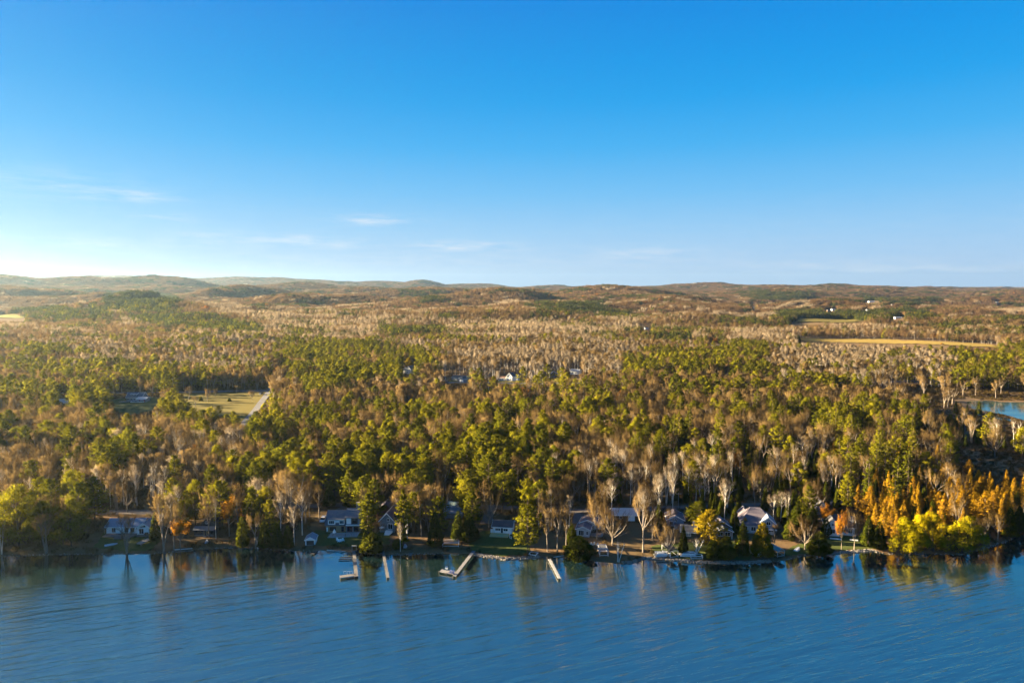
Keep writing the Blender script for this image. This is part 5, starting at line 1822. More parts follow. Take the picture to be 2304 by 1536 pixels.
def car(x, y, z, yaw, label, paint, name='parked_car', group=None, suv=True):
    r = thing(name, label, 'car', (x, y, z), yaw, group)
    prof = [(-2.25, .35), (2.2, .35), (2.28, .8), (1.35, 1.0), (-2.2, 1.02), (-2.3, .7)]
    W = .9
    n = len(prof)
    V = [(-W, a, b) for a, b in prof] + [(W, a, b) for a, b in prof]
    MB().poly(V, [tuple(range(n))[::-1], tuple(range(n, 2 * n))] + [(i, (i + 1) % n, n + (i + 1) % n, n + i) for i in range(n)]).build('body', paint, r)
    ht = 1.72 if suv else 1.48
    back = -2.15 if suv else -1.6
    V = [(-.86, 1.3, 1.01), (.86, 1.3, 1.01), (.86, back, 1.03), (-.86, back, 1.03), (-.70, .55, ht), (.70, .55, ht), (.70, back + .35, ht), (-.70, back + .35, ht)]
    MB().poly(V, [(0, 1, 5, 4), (1, 2, 6, 5), (2, 3, 7, 6), (3, 0, 4, 7)]).build('window', 'window_glass', r)
    MB().box(-.72, .72, back + .3, .6, ht, ht + .06).build('roof', paint, r)
    for sx in (-1, 1):
        for yy in (-1.4, 1.45):
            w = MB().tube((sx * .72, yy, .34), (sx * .93, yy, .34), .34, .34, 12).build('wheel', 'rubber', r)
            MB().tube((sx * .93, yy, .34), (sx * .945, yy, .34), .2, .2, 8).build('rim', 'aluminium', w)
        MB().box(sx * .62 - .2, sx * .62 + .2, 2.25, 2.31, .62, .78).build('headlight', 'pale_glass', r)
    return r


x, y, z = ground_at(727, 1172)
car(x, y, z, math.pi + .05, 'white van parked left of the two storey house', 'white_car_paint', 'parked_van')
for i, (px, py, pt, lb) in enumerate(((301, 906, 'white_car_paint', 'left white car in the row before the grey farmhouse'), (309, 906, 'silver_car_paint', 'middle silver car in the row before the grey farmhouse'), (317, 906, 'white_car_paint', 'right white car in the row before the grey farmhouse'), (300, 900, 'dark_car_paint', 'dark car behind the row at the grey farmhouse garage'))):
    x, y, z = ground_at(px, py)
    car(x, y, z + .25, math.pi * .62, lb, pt, suv=i != 1)
x, y, z = ground_at(589, 888)
car(x, y, z + .3, -.4, 'dark car stopped at the corner of the meadow', 'dark_car_paint')


def pole(px, py, top, label, lamp=False):
    x, y, z = ground_at(px, py)
    hgt = max(7.5, (py - top) * depth(x, y, z + 5) / F)
    r = thing('utility_pole', label, 'utility pole', (x, y, z), random.uniform(-.4, .4))
    MB().tube((0, 0, -.5), (0, 0, hgt), .16, .11, 8).build('post', 'weathered_wood', r)
    MB().box(-1.2, 1.2, -.07, .07, hgt - .6, hgt - .45).build('crossarm', 'weathered_wood', r)
    for sx in (-1, 0, 1):
        MB().tube((sx, 0, hgt - .45), (sx, 0, hgt - .2), .06, .05, 6).build('insulator', 'grey_hull', r)
    CLEARINGS.append((x, y, 3))
    return np.array((x, y, z + hgt - .3))


tops = [pole(274, 884, 851, 'utility pole behind the grey farmhouse'), pole(467, 883, 853, 'utility pole standing beside the main road at the meadow'), pole(617, 876, 852, 'utility pole at the crossroads'),
        pole(921, 871, 848, 'utility pole between the pines on the main road'), pole(1091, 858, 834, 'utility pole by the dark woods near the white house'), pole(1386, 858, 828, 'utility pole right of the white houses')]
pole(1526, 1147, 1122, 'utility pole in the gap behind the blue grey house')
pole(2138, 748, 735, 'thin utility pole on the far plain')
wires = MB()
for a_, b_ in zip(tops[:-1], tops[1:]):
    for off in (-1, 1):
        pr = None
        for t_ in np.linspace(0, 1, 9):
            p = a_ + (b_ - a_) * t_ + np.array((0, off, -2.2 * 4 * t_ * (1 - t_)))
            if pr is not None:
                wires.bar(pr, p, .03)
            pr = p
tag(wires.build('power_line', 'dark_wood'), 'thin power line strung between the roadside poles', 'power line')


# ------------------------------------------------------------------ stones along the water's edge
def stones(name, label, path_px, n, rmin, rmax, spread=.7, seed=1):
    r = np.random.default_rng(seed)
    W = np.array([at(a, b) for a, b in path_px])
    d = np.r_[0, np.cumsum(np.hypot(*np.diff(W, axis=0).T))]
    s = r.uniform(0, d[-1], n)
    X = np.interp(s, d, W[:, 0])
    Y = shore_y(X) + r.uniform(-.5, spread, n)
    ico = np.array([(0, 0, 1), (.9, 0, .3), (.2, .9, .35), (-.8, .5, .3), (-.7, -.6, .35), (.3, -.9, .3), (.6, .5, -.5), (-.3, .7, -.5), (-.7, -.1, -.5), (0, -.7, -.5), (.6, -.4, -.5)])
    tri = np.array([(0, 1, 2), (0, 2, 3), (0, 3, 4), (0, 4, 5), (0, 5, 1), (1, 6, 2), (2, 7, 3), (3, 8, 4), (4, 9, 5), (5, 10, 1), (2, 6, 7), (3, 7, 8), (4, 8, 9), (5, 9, 10), (1, 10, 6)])
    sz = r.uniform(rmin, rmax, (n, 1, 1)) * r.uniform(.7, 1.3, (n, 1, 3))
    V = ico[None] * sz * (1 + r.normal(0, .12, (n, len(ico), 1)))
    a_ = r.uniform(0, 6.28, n)
    c_, s_ = np.cos(a_)[:, None], np.sin(a_)[:, None]
    V = np.stack([V[..., 0] * c_ - V[..., 1] * s_, V[..., 0] * s_ + V[..., 1] * c_, V[..., 2] * .75], -1)
    Z = np.maximum(gh(X, Y), -.05) + .1
    V = V + np.stack([X, Y, Z], 1)[:, None]
    T = tri[None] + (np.arange(n) * len(ico))[:, None, None]
    o = link(name, np_mesh(name, V.reshape(-1, 3), T.reshape(-1, 3), ['stone']))
    return tag(o, label, kind='stuff')


stones('shore_stones', 'row of pale stones edging the cottage lawn at the water', [(1066, 1248), (1100, 1253), (1140, 1259), (1200, 1254), (1214, 1252)], 420, .18, .48, .9, 1)
stones('shore_stones', 'broken pale stones edging the middle gardens', [(1400, 1268), (1450, 1257), (1480, 1257), (1550, 1264), (1610, 1266), (1680, 1267), (1735, 1263)], 800, .16, .42, .9, 2)
stones('shore_stones', 'grey stone edge below the white house with gables', [(1850, 1247), (1960, 1239), (1975, 1240)], 300, .2, .45, .8, 3)
stones('shore_stones', 'scattered small stones along the brown left bank', [(0, 1250), (280, 1246), (400, 1239), (580, 1234), (700, 1241), (1000, 1245)], 420, .08, .26, .6, 4)
stones('shore_stones', 'scattered small stones along the right bank', [(1740, 1262), (1850, 1247), (2210, 1236), (2280, 1212)], 260, .1, .3, .6, 5)
# ------------------------------------------------------------------ trees placed one by one
NAMES = {'pine': ('pine_tree', 'pine tree'), 'tallpine': ('pine_tree', 'pine tree'), 'column': ('pine_tree', 'pine tree'), 'roundpine': ('pine_tree', 'pine tree'), 'goldpine': ('pine_tree', 'pine tree'), 'cedar': ('cedar_tree', 'cedar tree'),
         'bushcedar': ('cedar_tree', 'cedar tree'), 'goldcedar': ('cedar_tree', 'cedar tree'), 'larch': ('larch_tree', 'larch tree'), 'maple': ('maple_tree', 'maple tree'), 'bare': ('bare_tree', 'bare tree'),
         'birch': ('birch_tree', 'birch tree'), 'dead': ('dead_tree', 'dead tree')}
COUNT = {}
TREES_XY = []


def plant(kind, tr_, x, y, z, sx, sz, rz, label, group=None):
    nm, cat = NAMES[kind]
    r = thing(nm, label, cat, (x, y, z - .1), rz, group)
    r.scale = (sx, sx, sz)
    t_, c_ = tr_.parts()
    link('trunk', t_, r)
    link('crown', c_, r)
    COUNT[nm] = COUNT.get(nm, 0) + 1
    return r


def hero(kind, px, base, top, w, label, var=None):
    x, y, z = ground_at(px, base) if base < 1262 else (*at(px, base - 1), .2)
    dd = depth(x, y, z + 6)
    # height that brings the tip to the given row
    hgt = 10.0
    for _ in range(12):
        _, pt = proj(x, y, z + hgt)
        hgt += (pt - top) * dd / F
    hgt = max(2.0, hgt)
    lst = HI[kind]
    tr_ = lst[(var if var is not None else int(px * 7 + base)) % len(lst)]
    wd = w * dd / F
    TREES_XY.append((x, y, wd * .4))
    return plant(kind, tr_, x, y, z, wd / tr_.w * 1.02, hgt / tr_.h, random.uniform(0, 6.28), label)


for a_ in [
    ('roundpine', 42, 1232, 1090, 118, 'broad round crowned pine at the far left shore', 1), ('roundpine', 96, 1226, 1126, 66, 'pine leaning on the broad shore pine at the far left', 0), ('roundpine', 161, 1228, 1119, 84, 'bushy bright pine left of the white ranch house', 3),
    ('pine', 115, 1180, 1076, 60, 'pale topped pine behind the far left shore pines', 0), ('roundpine', 167, 1172, 1056, 84, 'tall spreading pine behind the bushy bright pine', 1), ('pine', 213, 1172, 1072, 62, 'dark pine at the back left of the ranch house', 2), ('roundpine', -40, 1215, 1098, 90, 'pine cut off by the left edge of the view', 2),
    ('bare', 104, 1244, 1155, 50, 'thin grey many stemmed tree at the left waterline', 4), ('birch', 4, 1246, 1165, 30, 'white stemmed birch at the left edge of the shore', 2), ('bare', 287, 1152, 1078, 50, 'bare round tree behind the roof of the ranch house', 0),
    ('bare', 284, 1244, 1153, 46, 'three stemmed leaning tree at the water before the ranch house', 4), ('bare', 236, 1200, 1168, 30, 'small bare bush tree at the left end of the ranch house', 5), ('bare', 368, 1238, 1112, 58, 'dense grey olive bare tree right of the ranch house', 4),
    ('bare', 392, 1236, 1130, 44, 'bare tree beside the dense olive one right of the ranch house', 3), ('cedar', 350, 1216, 1149, 26, 'narrow dark cedar at the right end of the ranch house', 0), ('maple', 406, 1240, 1166, 44, 'low shrubby maple with yellow orange leaves at the bank', 0), ('pine', 405, 1176, 1088, 48, 'slender pine behind the olive bare tree', 2),
    ('roundpine', 440, 1180, 1078, 60, 'broad pine behind the charcoal cottage', 1), ('pine', 412, 1196, 1125, 38, 'small pine at the left of the charcoal cottage', 0), ('bare', 470, 1208, 1100, 54, 'fan shaped bare tree over the charcoal cottage', 1), ('birch', 486, 1212, 1118, 18, 'thin white birch stem right of the charcoal cottage', 0),
    ('maple', 516, 1206, 1118, 54, 'orange leaved maple right of the charcoal cottage', 1), ('pine', 478, 1130, 1043, 46, 'small tiered pine in the gap above the charcoal cottage', 4), ('pine', 550, 1112, 1028, 42, 'upright tiered pine left of the spreading one above the bare thicket', 4), ('pine', 592, 1118, 1036, 52, 'spreading pine above the bare thicket', 3),
    ('pine', 568, 1206, 1106, 42, 'yellow green pine in the shore thicket', 2), ('pine', 607, 1216, 1123, 42, 'light green pine nearest the white stems in the thicket', 0), ('cedar', 545, 1232, 1160, 30, 'dark cedar in the shore thicket right of the maple', 1), ('cedar', 596, 1232, 1170, 34, 'low dark cedar behind the dead shore tree', 3), ('bare', 575, 1233, 1150, 40, 'pale bare tree in the shore thicket', 3),
    ('dead', 579, 1234, 1203, 22, 'small white dead tree at the waterline', 0), ('bare', 655, 1184, 1055, 74, 'tall olive grey bare tree in the thicket', 4), ('bare', 688, 1178, 1070, 52, 'olive tinged bare tree right of the tall thicket tree', 1), ('birch', 632, 1218, 1103, 32, 'pale birch rising from the shore thicket', 0), ('birch', 662, 1226, 1136, 26, 'slender grey birch right of the pale birch', 3),
    ('cedar', 625, 1235, 1172, 30, 'dark cedar at the shore below the pale birch', 2), ('cedar', 648, 1233, 1180, 28, 'squat cedar at the shore left of the boat shed', 1), ('bare', 718, 1170, 1095, 40, 'grey bare tree behind the parked white van', 2), ('cedar', 740, 1138, 1090, 34, 'dark cedar behind the drive', 0), ('cedar', 790, 1140, 1085, 36, 'tall dark cedar behind the chimney', 3), ('cedar', 812, 1140, 1092, 30, 'dark cedar right of the one behind the chimney', 0),
    ('column', 829, 1222, 1108, 40, 'golden lit column shaped pine right of the two storey house', 0), ('column', 906, 1228, 1100, 38, 'tall column shaped pine right of the gable house', 1), ('bare', 841, 1218, 1163, 48, 'fan of bare stems before the gable house', 5), ('bushcedar', 838, 1241, 1196, 50, 'dark round cedar clump with pale stems at the bank', 0), ('cedar', 822, 1238, 1190, 22, 'yellowish cedar left of the dark round clump', 3), ('bushcedar', 893, 1232, 1212, 24, 'small yellow green bush at the bank', 1),
    ('bare', 948, 1206, 1110, 36, 'brown vase shaped bare tree right of the column pine', 2), ('dead', 917, 1212, 1148, 18, 'bent white dead birch on the brown bank', 1), ('birch', 901, 1240, 1172, 16, 'thin young birch at the waterline', 3), ('bare', 884, 1172, 1128, 22, 'small orange lit bare tree beside the gable house roof', 2),
    ('pine', 988, 1206, 1117, 52, 'dark pine with a gold lit left side', 1), ('cedar', 979, 1230, 1148, 38, 'dense cedar at the foot of the gold sided pine', 3), ('cedar', 1031, 1218, 1146, 32, 'left of the two cedars behind the dock frames', 1), ('cedar', 1056, 1218, 1150, 42, 'right broader cedar of the two behind the dock frames', 3), ('pine', 1052, 1152, 1057, 62, 'big bright pine above the slate roof garage', 3),
    ('bare', 1100, 1186, 1080, 66, 'orange tinged spreading tree beside the driveway', 0), ('bare', 1078, 1160, 1110, 34, 'small bare tree left of the driveway', 2), ('pine', 1153, 1152, 1055, 46, 'upright bright pine behind the white cottage', 0), ('pine', 1187, 1248, 1135, 62, 'big shore pine with a gold left side beside the white cottage', 1),
    ('birch', 1186, 1120, 1075, 30, 'pale bare birch above the big shore pine', 1), ('bare', 1241, 1150, 1073, 80, 'large round olive bare crown above the lane', 0), ('birch', 1212, 1190, 1108, 24, 'leaning birch between the shore pine and the tall trio', 0), ('bare', 1232, 1240, 1138, 40, 'first of the tall bare trio at the plank dock', 2), ('bare', 1254, 1242, 1132, 44, 'middle of the tall bare trio at the plank dock', 3), ('bare', 1273, 1240, 1136, 38, 'right of the tall bare trio at the plank dock', 2),
    ('cedar', 1286, 1228, 1176, 30, 'dark cedar between the bare trio and the pale cottage', 1), ('bushcedar', 1302, 1254, 1204, 70, 'broad dark arborvitae at the waterline', 0), ('bare', 1343, 1212, 1105, 60, 'dome crowned maple without leaves over the pale cottage', 5), ('bare', 1318, 1178, 1150, 28, 'small golden bare tree above the pale cottage roof', 2),
    ('bare', 1378, 1226, 1136, 82, 'wide orange brown bare tree before the long garage', 0), ('dead', 1390, 1266, 1212, 30, 'V shaped white dead birch at the tip of the bank', 0), ('bare', 1447, 1242, 1107, 66, 'tan lit tree with one bare bole on the bank', 3), ('cedar', 1482, 1184, 1128, 22, 'yellow green cedar beside the tan lit tree', 0), ('bare', 1468, 1215, 1150, 46, 'olive bare tree behind the tan lit tree', 1),
    ('bare', 1503, 1254, 1160, 62, 'open crowned pale tree beside the slatted lift', 0), ('bare', 1508, 1180, 1137, 30, 'orange topped bare tree over the blue grey house', 1), ('cedar', 1537, 1246, 1178, 22, 'slim dark cedar before the chimney cottage', 2), ('pine', 1570, 1188, 1128, 50, 'green pine above the golden pine', 4), ('goldpine', 1596, 1234, 1148, 68, 'spreading golden lit pine above the shaded lawn', 0),
    ('dead', 1566, 1251, 1206, 34, 'white branching dead birch among the pontoon boats', 1), ('bushcedar', 1605, 1258, 1212, 34, 'dull olive shrub cedar with orange tip at the stone edge', 1), ('bushcedar', 1634, 1256, 1204, 40, 'dark shrub cedar right of the olive one', 0), ('cedar', 1670, 1250, 1170, 34, 'pointed dark cedar left of the big roofed house', 1), ('bare', 1641, 1196, 1176, 20, 'small orange bare tree at the porch house', 2), ('goldcedar', 1715, 1252, 1172, 48, 'bright yellow green cedar before the big roofed house', 0),
    ('goldcedar', 1676, 1195, 1162, 22, 'small golden cedar at the left corner of the hip roof', 1), ('bare', 1743, 1242, 1176, 34, 'tan bare tree right of the bright yellow cedar', 2), ('birch', 1740, 1172, 1108, 26, 'left white birch of the lit group right of the hip roof', 0), ('birch', 1756, 1172, 1104, 30, 'middle white birch of the lit group right of the hip roof', 1), ('birch', 1772, 1170, 1106, 30, 'right white birch of the lit group right of the hip roof', 2), ('cedar', 1792, 1202, 1124, 34, 'bright green cedar right of the birch group', 3), ('cedar', 1808, 1205, 1148, 22, 'slim cedar right of the bright green cedar', 0), ('cedar', 1776, 1215, 1160, 30, 'dark cedar below the birch group', 1), ('bare', 1698, 1138, 1062, 30, 'pale bare tree standing alone behind the hip roof', 2),
    ('bare', 1811, 1236, 1158, 64, 'fan crowned bare tree over the white boat', 0), ('bushcedar', 1842, 1246, 1194, 52, 'dark cedar bush at the bank right of the white boat', 0), ('cedar', 1828, 1188, 1135, 26, 'dark pointed cedar left of the steep roof cabin', 2), ('maple', 1856, 1190, 1134, 36, 'orange maple left of the dormer house', 1), ('cedar', 1858, 1205, 1160, 24, 'yellow green cedar below the orange maple', 1), ('maple', 1893, 1236, 1144, 28, 'slim orange topped maple before the dormer house', 2), ('bare', 1922, 1236, 1145, 40, 'dark vase shaped bare tree right of the dormer house', 1),
    ('cedar', 1953, 1230, 1158, 34, 'dark cedar at the right end of the lawn', 0), ('cedar', 1978, 1236, 1170, 32, 'dark cedar beside the willows', 1),
    ('birch', 1383, 1128, 1054, 26, 'first of the lit birches in a row above the dome crowned maple', 0), ('birch', 1418, 1134, 1046, 34, 'second lit birch of the row above the maple', 1), ('birch', 1437, 1126, 1042, 28, 'third lit birch of the row above the maple', 3), ('birch', 1453, 1122, 1034, 36, 'tallest lit birch of the row above the maple', 1),
    ('birch', 1513, 1132, 1043, 34, 'lit birch at the left of the right hand birch row', 2), ('birch', 1548, 1126, 1048, 30, 'second birch of the right hand birch row', 1), ('birch', 1566, 1128, 1052, 28, 'third birch of the right hand birch row', 0), ('birch', 1596, 1114, 1043, 32, 'pinkish birch behind the right hand birch row', 2), ('birch', 1578, 1138, 1084, 34, 'low leaning birch below the right hand row', 2), ('birch', 1634, 1142, 1078, 46, 'wide white birch at the end of the right hand row', 2), ('birch', 1489, 1128, 1060, 26, 'grey birch between the two lit birch rows', 0),
    ('cedar', 1610, 1162, 1092, 20, 'left narrow cedar spire before the wide white birch', 2), ('cedar', 1624, 1168, 1104, 22, 'right narrow cedar spire before the wide white birch', 0), ('cedar', 1652, 1200, 1136, 26, 'narrow dark cedar left of the hip roof', 0), ('maple', 1656, 1076, 1018, 32, 'orange crowned maple in the dark woods above the hip roof', 0), ('pine', 1684, 1078, 1022, 26, 'small yellow pine right of the orange crowned maple', 4),
    ('larch', 1957, 1166, 1092, 44, 'tall orange larch at the left of the larch stand', 0), ('larch', 1997, 1174, 1114, 42, 'broad gold larch before the willows', 2), ('larch', 2040, 1172, 1124, 34, 'deep orange larch behind the left willow', 1), ('larch', 2052, 1152, 1098, 30, 'slim larch rising over the left willow', 1), ('larch', 2094, 1160, 1102, 32, 'left larch of the central orange pair', 0), ('larch', 2112, 1170, 1104, 42, 'right broader larch of the central orange pair', 2), ('larch', 2136, 1124, 1072, 34, 'tall pale orange larch above the central pair', 1),
    ('larch', 2164, 1180, 1100, 44, 'full larch right of the central pair', 0), ('larch', 2151, 1186, 1144, 30, 'low bright larch behind the right willow', 2), ('larch', 2196, 1170, 1106, 36, 'faded larch at the left of the right hand cluster', 1), ('larch', 2214, 1196, 1102, 50, 'large gold larch of the right hand cluster', 2), ('larch', 2232, 1190, 1102, 40, 'orange larch behind the large gold one', 0), ('larch', 2258, 1190, 1101, 40, 'pale orange larch at the right end of the cluster', 1), ('larch', 2180, 1066, 1032, 24, 'small bright larch by the marsh grass', 0), ('larch', 2200, 1094, 1055, 24, 'lone bright larch below the marsh grass', 2),
    ('larch', 1941, 986, 959, 11, 'leftmost tiny larch spire in the dark bog', 1), ('larch', 1959, 988, 960, 11, 'second tiny larch spire in the dark bog', 0), ('larch', 1964, 990, 968, 13, 'low tiny larch spire beside the second in the bog', 2), ('larch', 1983, 988, 961, 14, 'rightmost tiny larch spire in the dark bog', 1), ('larch', 2084, 1020, 989, 16, 'slim larch left of the marsh grass', 1), ('larch', 2098, 1016, 989, 16, 'second slim larch left of the marsh grass', 0), ('larch', 2116, 1046, 1004, 24, 'gold larch at the corner of the marsh grass', 1), ('larch', 1948, 1016, 991, 12, 'tiny larch spire between the tall pines', 0),
    ('tallpine', 1905, 1086, 978, 40, 'leftmost tall pine of the right hand pine group', 0), ('tallpine', 1933, 1086, 988, 36, 'second tall pine of the right hand group', 1), ('tallpine', 1990, 1092, 992, 44, 'wide tall pine in the middle of the right hand group', 2), ('tallpine', 2022, 1088, 980, 38, 'rightmost tall pine of the right hand group', 0), ('tallpine', 2004, 1010, 958, 24, 'thin pine behind the right hand pine group', 1), ('tallpine', 1896, 982, 928, 28, 'lone ragged pine above the right hand group', 2), ('tallpine', 2052, 1002, 950, 22, 'thin ragged pine left of the marsh', 0), ('tallpine', 2010, 1150, 1072, 40, 'dark tiered pine behind the broad gold larch', 1), ('tallpine', 2135, 1062, 994, 26, 'ragged pine among the small larches', 2),
    ('bare', 2185, 1226, 1160, 44, 'dim bare tree at the right bank', 3), ('bare', 2215, 1224, 1165, 40, 'dim bare tree right of the willows', 4), ('bare', 2245, 1214, 1150, 44, 'shaded bare tree at the right point', 1), ('cedar', 2270, 1208, 1140, 34, 'shaded cedar at the right point', 1), ('cedar', 2292, 1196, 1135, 32, 'shaded cedar at the right edge of the shore', 3), ('bare', 2305, 1188, 1120, 44, 'shaded bare tree at the right edge of the view', 0),
    ('goldpine', 920, 838, 805, 22, 'round yellow crowned tree beside the white farmhouse', 0), ('tallpine', 1062, 874, 826, 22, 'lone tall pine beside the brown roofed house', 0), ('maple', 463, 704, 687, 16, 'bright red orange maple alone on the left hillside', 0), ('maple', 24, 912, 886, 24, 'orange maple in the woods at the far left', 2), ('maple', 398, 832, 818, 20, 'orange maple in the woods behind the farmhouse', 1), ('maple', 531, 776, 764, 9, 'small golden maple in the grey woods', 1), ('maple', 2119, 778, 771, 9, 'small orange maple on the edge of the golden field', 0),
    ('maple', 1313, 1030, 992, 26, 'golden maple in the dark woods above the lane', 1), ('maple', 62, 1072, 1020, 30, 'orange maple top in the far left woods', 0), ('bare', 343, 894, 846, 30, 'round bare yard tree right of the grey farmhouse', 5), ('bare', 316, 892, 848, 22, 'slim bare yard tree behind the grey farmhouse', 5), ('bare', 382, 908, 865, 34, 'low round bare tree in the meadow', 5), ('bare', 567, 900, 876, 18, 'small round bare tree at the meadow corner', 5), ('bare', 467, 905, 872, 18, 'thin bare tree beside the meadow pole', 1), ('bushcedar', 398, 908, 886, 14, 'dark cedar in the meadow', 0), ('bushcedar', 516, 903, 894, 8, 'dark round bush in the meadow', 1), ('bare', 425, 900, 868, 26, 'bare tree at the left end of the meadow', 2), ('bare', 404, 912, 882, 24, 'bushy bare tree at the lower left of the meadow', 5), ('pine', 414, 932, 900, 22, 'small round pine below the meadow', 0), ('pine', 492, 936, 912, 20, 'low pine at the lower edge of the meadow', 3), ('bare', 440, 916, 890, 22, 'thin bare tree inside the meadow, lower left', 3), ('bare', 485, 893, 872, 16, 'slim bare tree by the road edge of the meadow', 1), ('bare', 532, 884, 866, 14, 'small bare tree along the road above the meadow', 2), ('bushcedar', 452, 902, 890, 9, 'round dark shrub in the upper left meadow', 1),
]:
    hero(*a_)


def willow(px, base, lobes, label, seed):
    x, y, z = ground_at(px, base)
    tr_ = lobed(seed, [tuple(q * 1.12 for q in l_) for l_ in lobes], 17000, .34, 'willow_leaves')
    r = thing('willow_tree', label, 'willow tree', (x, y, z))
    t_, c_ = tr_.parts()
    link('trunk', t_, r)
    link('crown', c_, r)
    TREES_XY.append((x, y, 7))


willow(2044, 1247, [(-4.2, -1.0, 3.0, 2.9), (3.6, -1.6, 3.0, 2.9), (-.4, -3.0, 2.6, 2.8), (-2.6, .8, 6.2, 3.2), (2.6, .6, 6.4, 3.1), (0, -1.6, 5.6, 3.2), (0, 1.2, 8.4, 3.0)], 'round yellow green willow bulging over the water, left of three', 601)
willow(2100, 1240, [(-2.6, 3.0, 2.8, 2.8), (2.6, 3.0, 2.8, 2.8), (0, 3.4, 6.0, 3.2), (-1.6, 4.4, 8.4, 2.6), (1.6, 4.2, 8.8, 2.6)], 'middle willow set back between the bulging willow and the broad one', 602)
willow(2160, 1243, [(-5.6, -.6, 2.8, 3.0), (0, -2.0, 2.8, 3.2), (5.6, -.8, 3.0, 3.2), (-3.6, .6, 6.0, 3.2), (2.6, .4, 6.4, 3.4), (6.2, .8, 5.8, 2.8), (-.4, 1.0, 8.2, 3.0), (4.0, 1.2, 8.6, 2.8)], 'broad yellow topped willow at the right end of the three', 603)

# ------------------------------------------------------------------ the woods
ANCHORS = [(60, 1150, 'in the woods at the far left shore'), (290, 1110, 'in the woods behind the ranch house'), (480, 1080, 'in the woods behind the charcoal cottage'), (620, 1120, 'in the thicket left of the boat shed'), (620, 1020, 'in the woods below the side road'), (800, 1060, 'in the woods behind the two storey house'),
           (900, 980, 'in the dense stand right of the side road'), (760, 920, 'at the top of the dense pine stand'), (1000, 1080, 'in the woods behind the column pines'), (1130, 1010, 'in the woods above the white cottage'), (1270, 1060, 'in the dark woods above the lane'), (1420, 1010, 'in the woods above the birch row'), (1600, 1050, 'in the dark woods behind the blue grey house'),
           (1780, 1060, 'in the spire woods behind the hip roof'), (1950, 1040, 'around the tall right hand pines'), (2120, 1120, 'in the larch stand behind the willows'), (2240, 1080, 'below the marsh grass'), (2220, 1000, 'between the pond and the marsh grass'), (2000, 920, 'in the woods left of the pond'), (1700, 930, 'in the brown woods of the middle right'), (1400, 920, 'in the mixed woods below the main road'), (1150, 910, 'below the white houses'),
           (200, 950, 'in the woods before the farmhouse'), (420, 980, 'in the woods below the meadow'), (60, 1020, 'in the woods at the far left'), (120, 870, 'in the woods left of the farmhouse'), (450, 830, 'behind the meadow road'), (760, 820, 'in the dark pine block'), (1200, 810, 'in the pale tree row behind the white houses'), (1600, 830, 'in the pine belt below the golden field'), (1950, 800, 'in the pale wood below the golden field'), (2220, 820, 'in the pine belt behind the pond')]
LOOK = {'pine': 'green pine', 'tallpine': 'ragged tall pine', 'bare': 'leafless grey brown tree', 'birch': 'pale leafless birch', 'cedar': 'dark pointed cedar', 'larch': 'golden larch', 'maple': 'orange leaved maple'}
AXY = np.array([(a_[0], a_[1]) for a_ in ANCHORS], float)


def region(px, py):
    d = np.hypot((AXY[:, 0] - px) / 1.3, (AXY[:, 1] - py))
    return ANCHORS[int(np.argmin(d))][2]


def grid_points(y0, y1, sp, r, left=1.0, jitter=.42):
    X, Y = [], []
    yy = y0
    while yy < y1:
        half = yy * .80 + 40
        n = int((half * (1 + left)) / sp)
        x = -half * left + (np.arange(n) + r.uniform(0, 1)) * sp
        X.append(x)
        Y.append(np.full(n, yy))
        yy += sp * .9
    X, Y = np.concatenate(X), np.concatenate(Y)
    X = X + r.normal(0, sp * jitter, len(X)).clip(-sp * .6, sp * .6)
    Y = Y + r.normal(0, sp * jitter, len(Y)).clip(-sp * .6, sp * .6)
    return X, Y


FOREST = {}                    # (kind) -> list of (lod, x, y, z, rz, sx, sz)
SIZE = {'pine': (.78, 1.2), 'tallpine': (.75, 1.05), 'bare': (.76, 1.16), 'birch': (.78, 1.1), 'cedar': (.5, 1.0), 'larch': (.6, .95), 'maple': (.7, 1.0)}
r2 = np.random.default_rng(77)
cand = []
for (y0, y1, sp) in ((228, 420, 4.6), (420, 700, 5.0), (700, 1050, 5.6), (1050, 1700, 7.4)):
    X, Y = grid_points(y0, y1, sp, r2, 1.25 if y1 < 1100 else 1.05)
    Z = gh(X, Y)
    k, px, py = species(X, Y, Z, r2)
    if TREES_XY:
        T_ = np.array(TREES_XY)
        near = Y < 1000
        for tx, ty, tr_ in T_:
            m = (np.abs(X - tx) < tr_) & (np.abs(Y - ty) < tr_)
            k[m] = len(KINDS) - 1
    for i in np.nonzero(k < len(KINDS) - 1)[0]:
        cand.append((Y[i], X[i], Z[i], KINDS[k[i]], px[i], py[i]))
cand.sort(key=lambda c: c[0])
LIMIT = 296
# larger crowns first claim their room
occ = {}
kept = []
for (y, x, z, kd, px, py) in cand:
    rad = {'pine': 3.3, 'tallpine': 2.9, 'bare': 2.7, 'birch': 2.0, 'cedar': 1.5, 'larch': 2.2, 'maple': 2.6}[kd] * (1.0 if y < 700 else 1.1)
    c = (int(x // 4), int(y // 4))
    ok = True
    for a_ in (-1, 0, 1):
        for b_ in (-1, 0, 1):
            for (qx, qy, qr) in occ.get((c[0] + a_, c[1] + b_), ()):
                if (qx - x) ** 2 + (qy - y) ** 2 < ((rad + qr) * .92) ** 2:
                    ok = False
    if ok:
        occ.setdefault(c, []).append((x, y, rad))
        kept.append((y, x, z, kd, px, py))
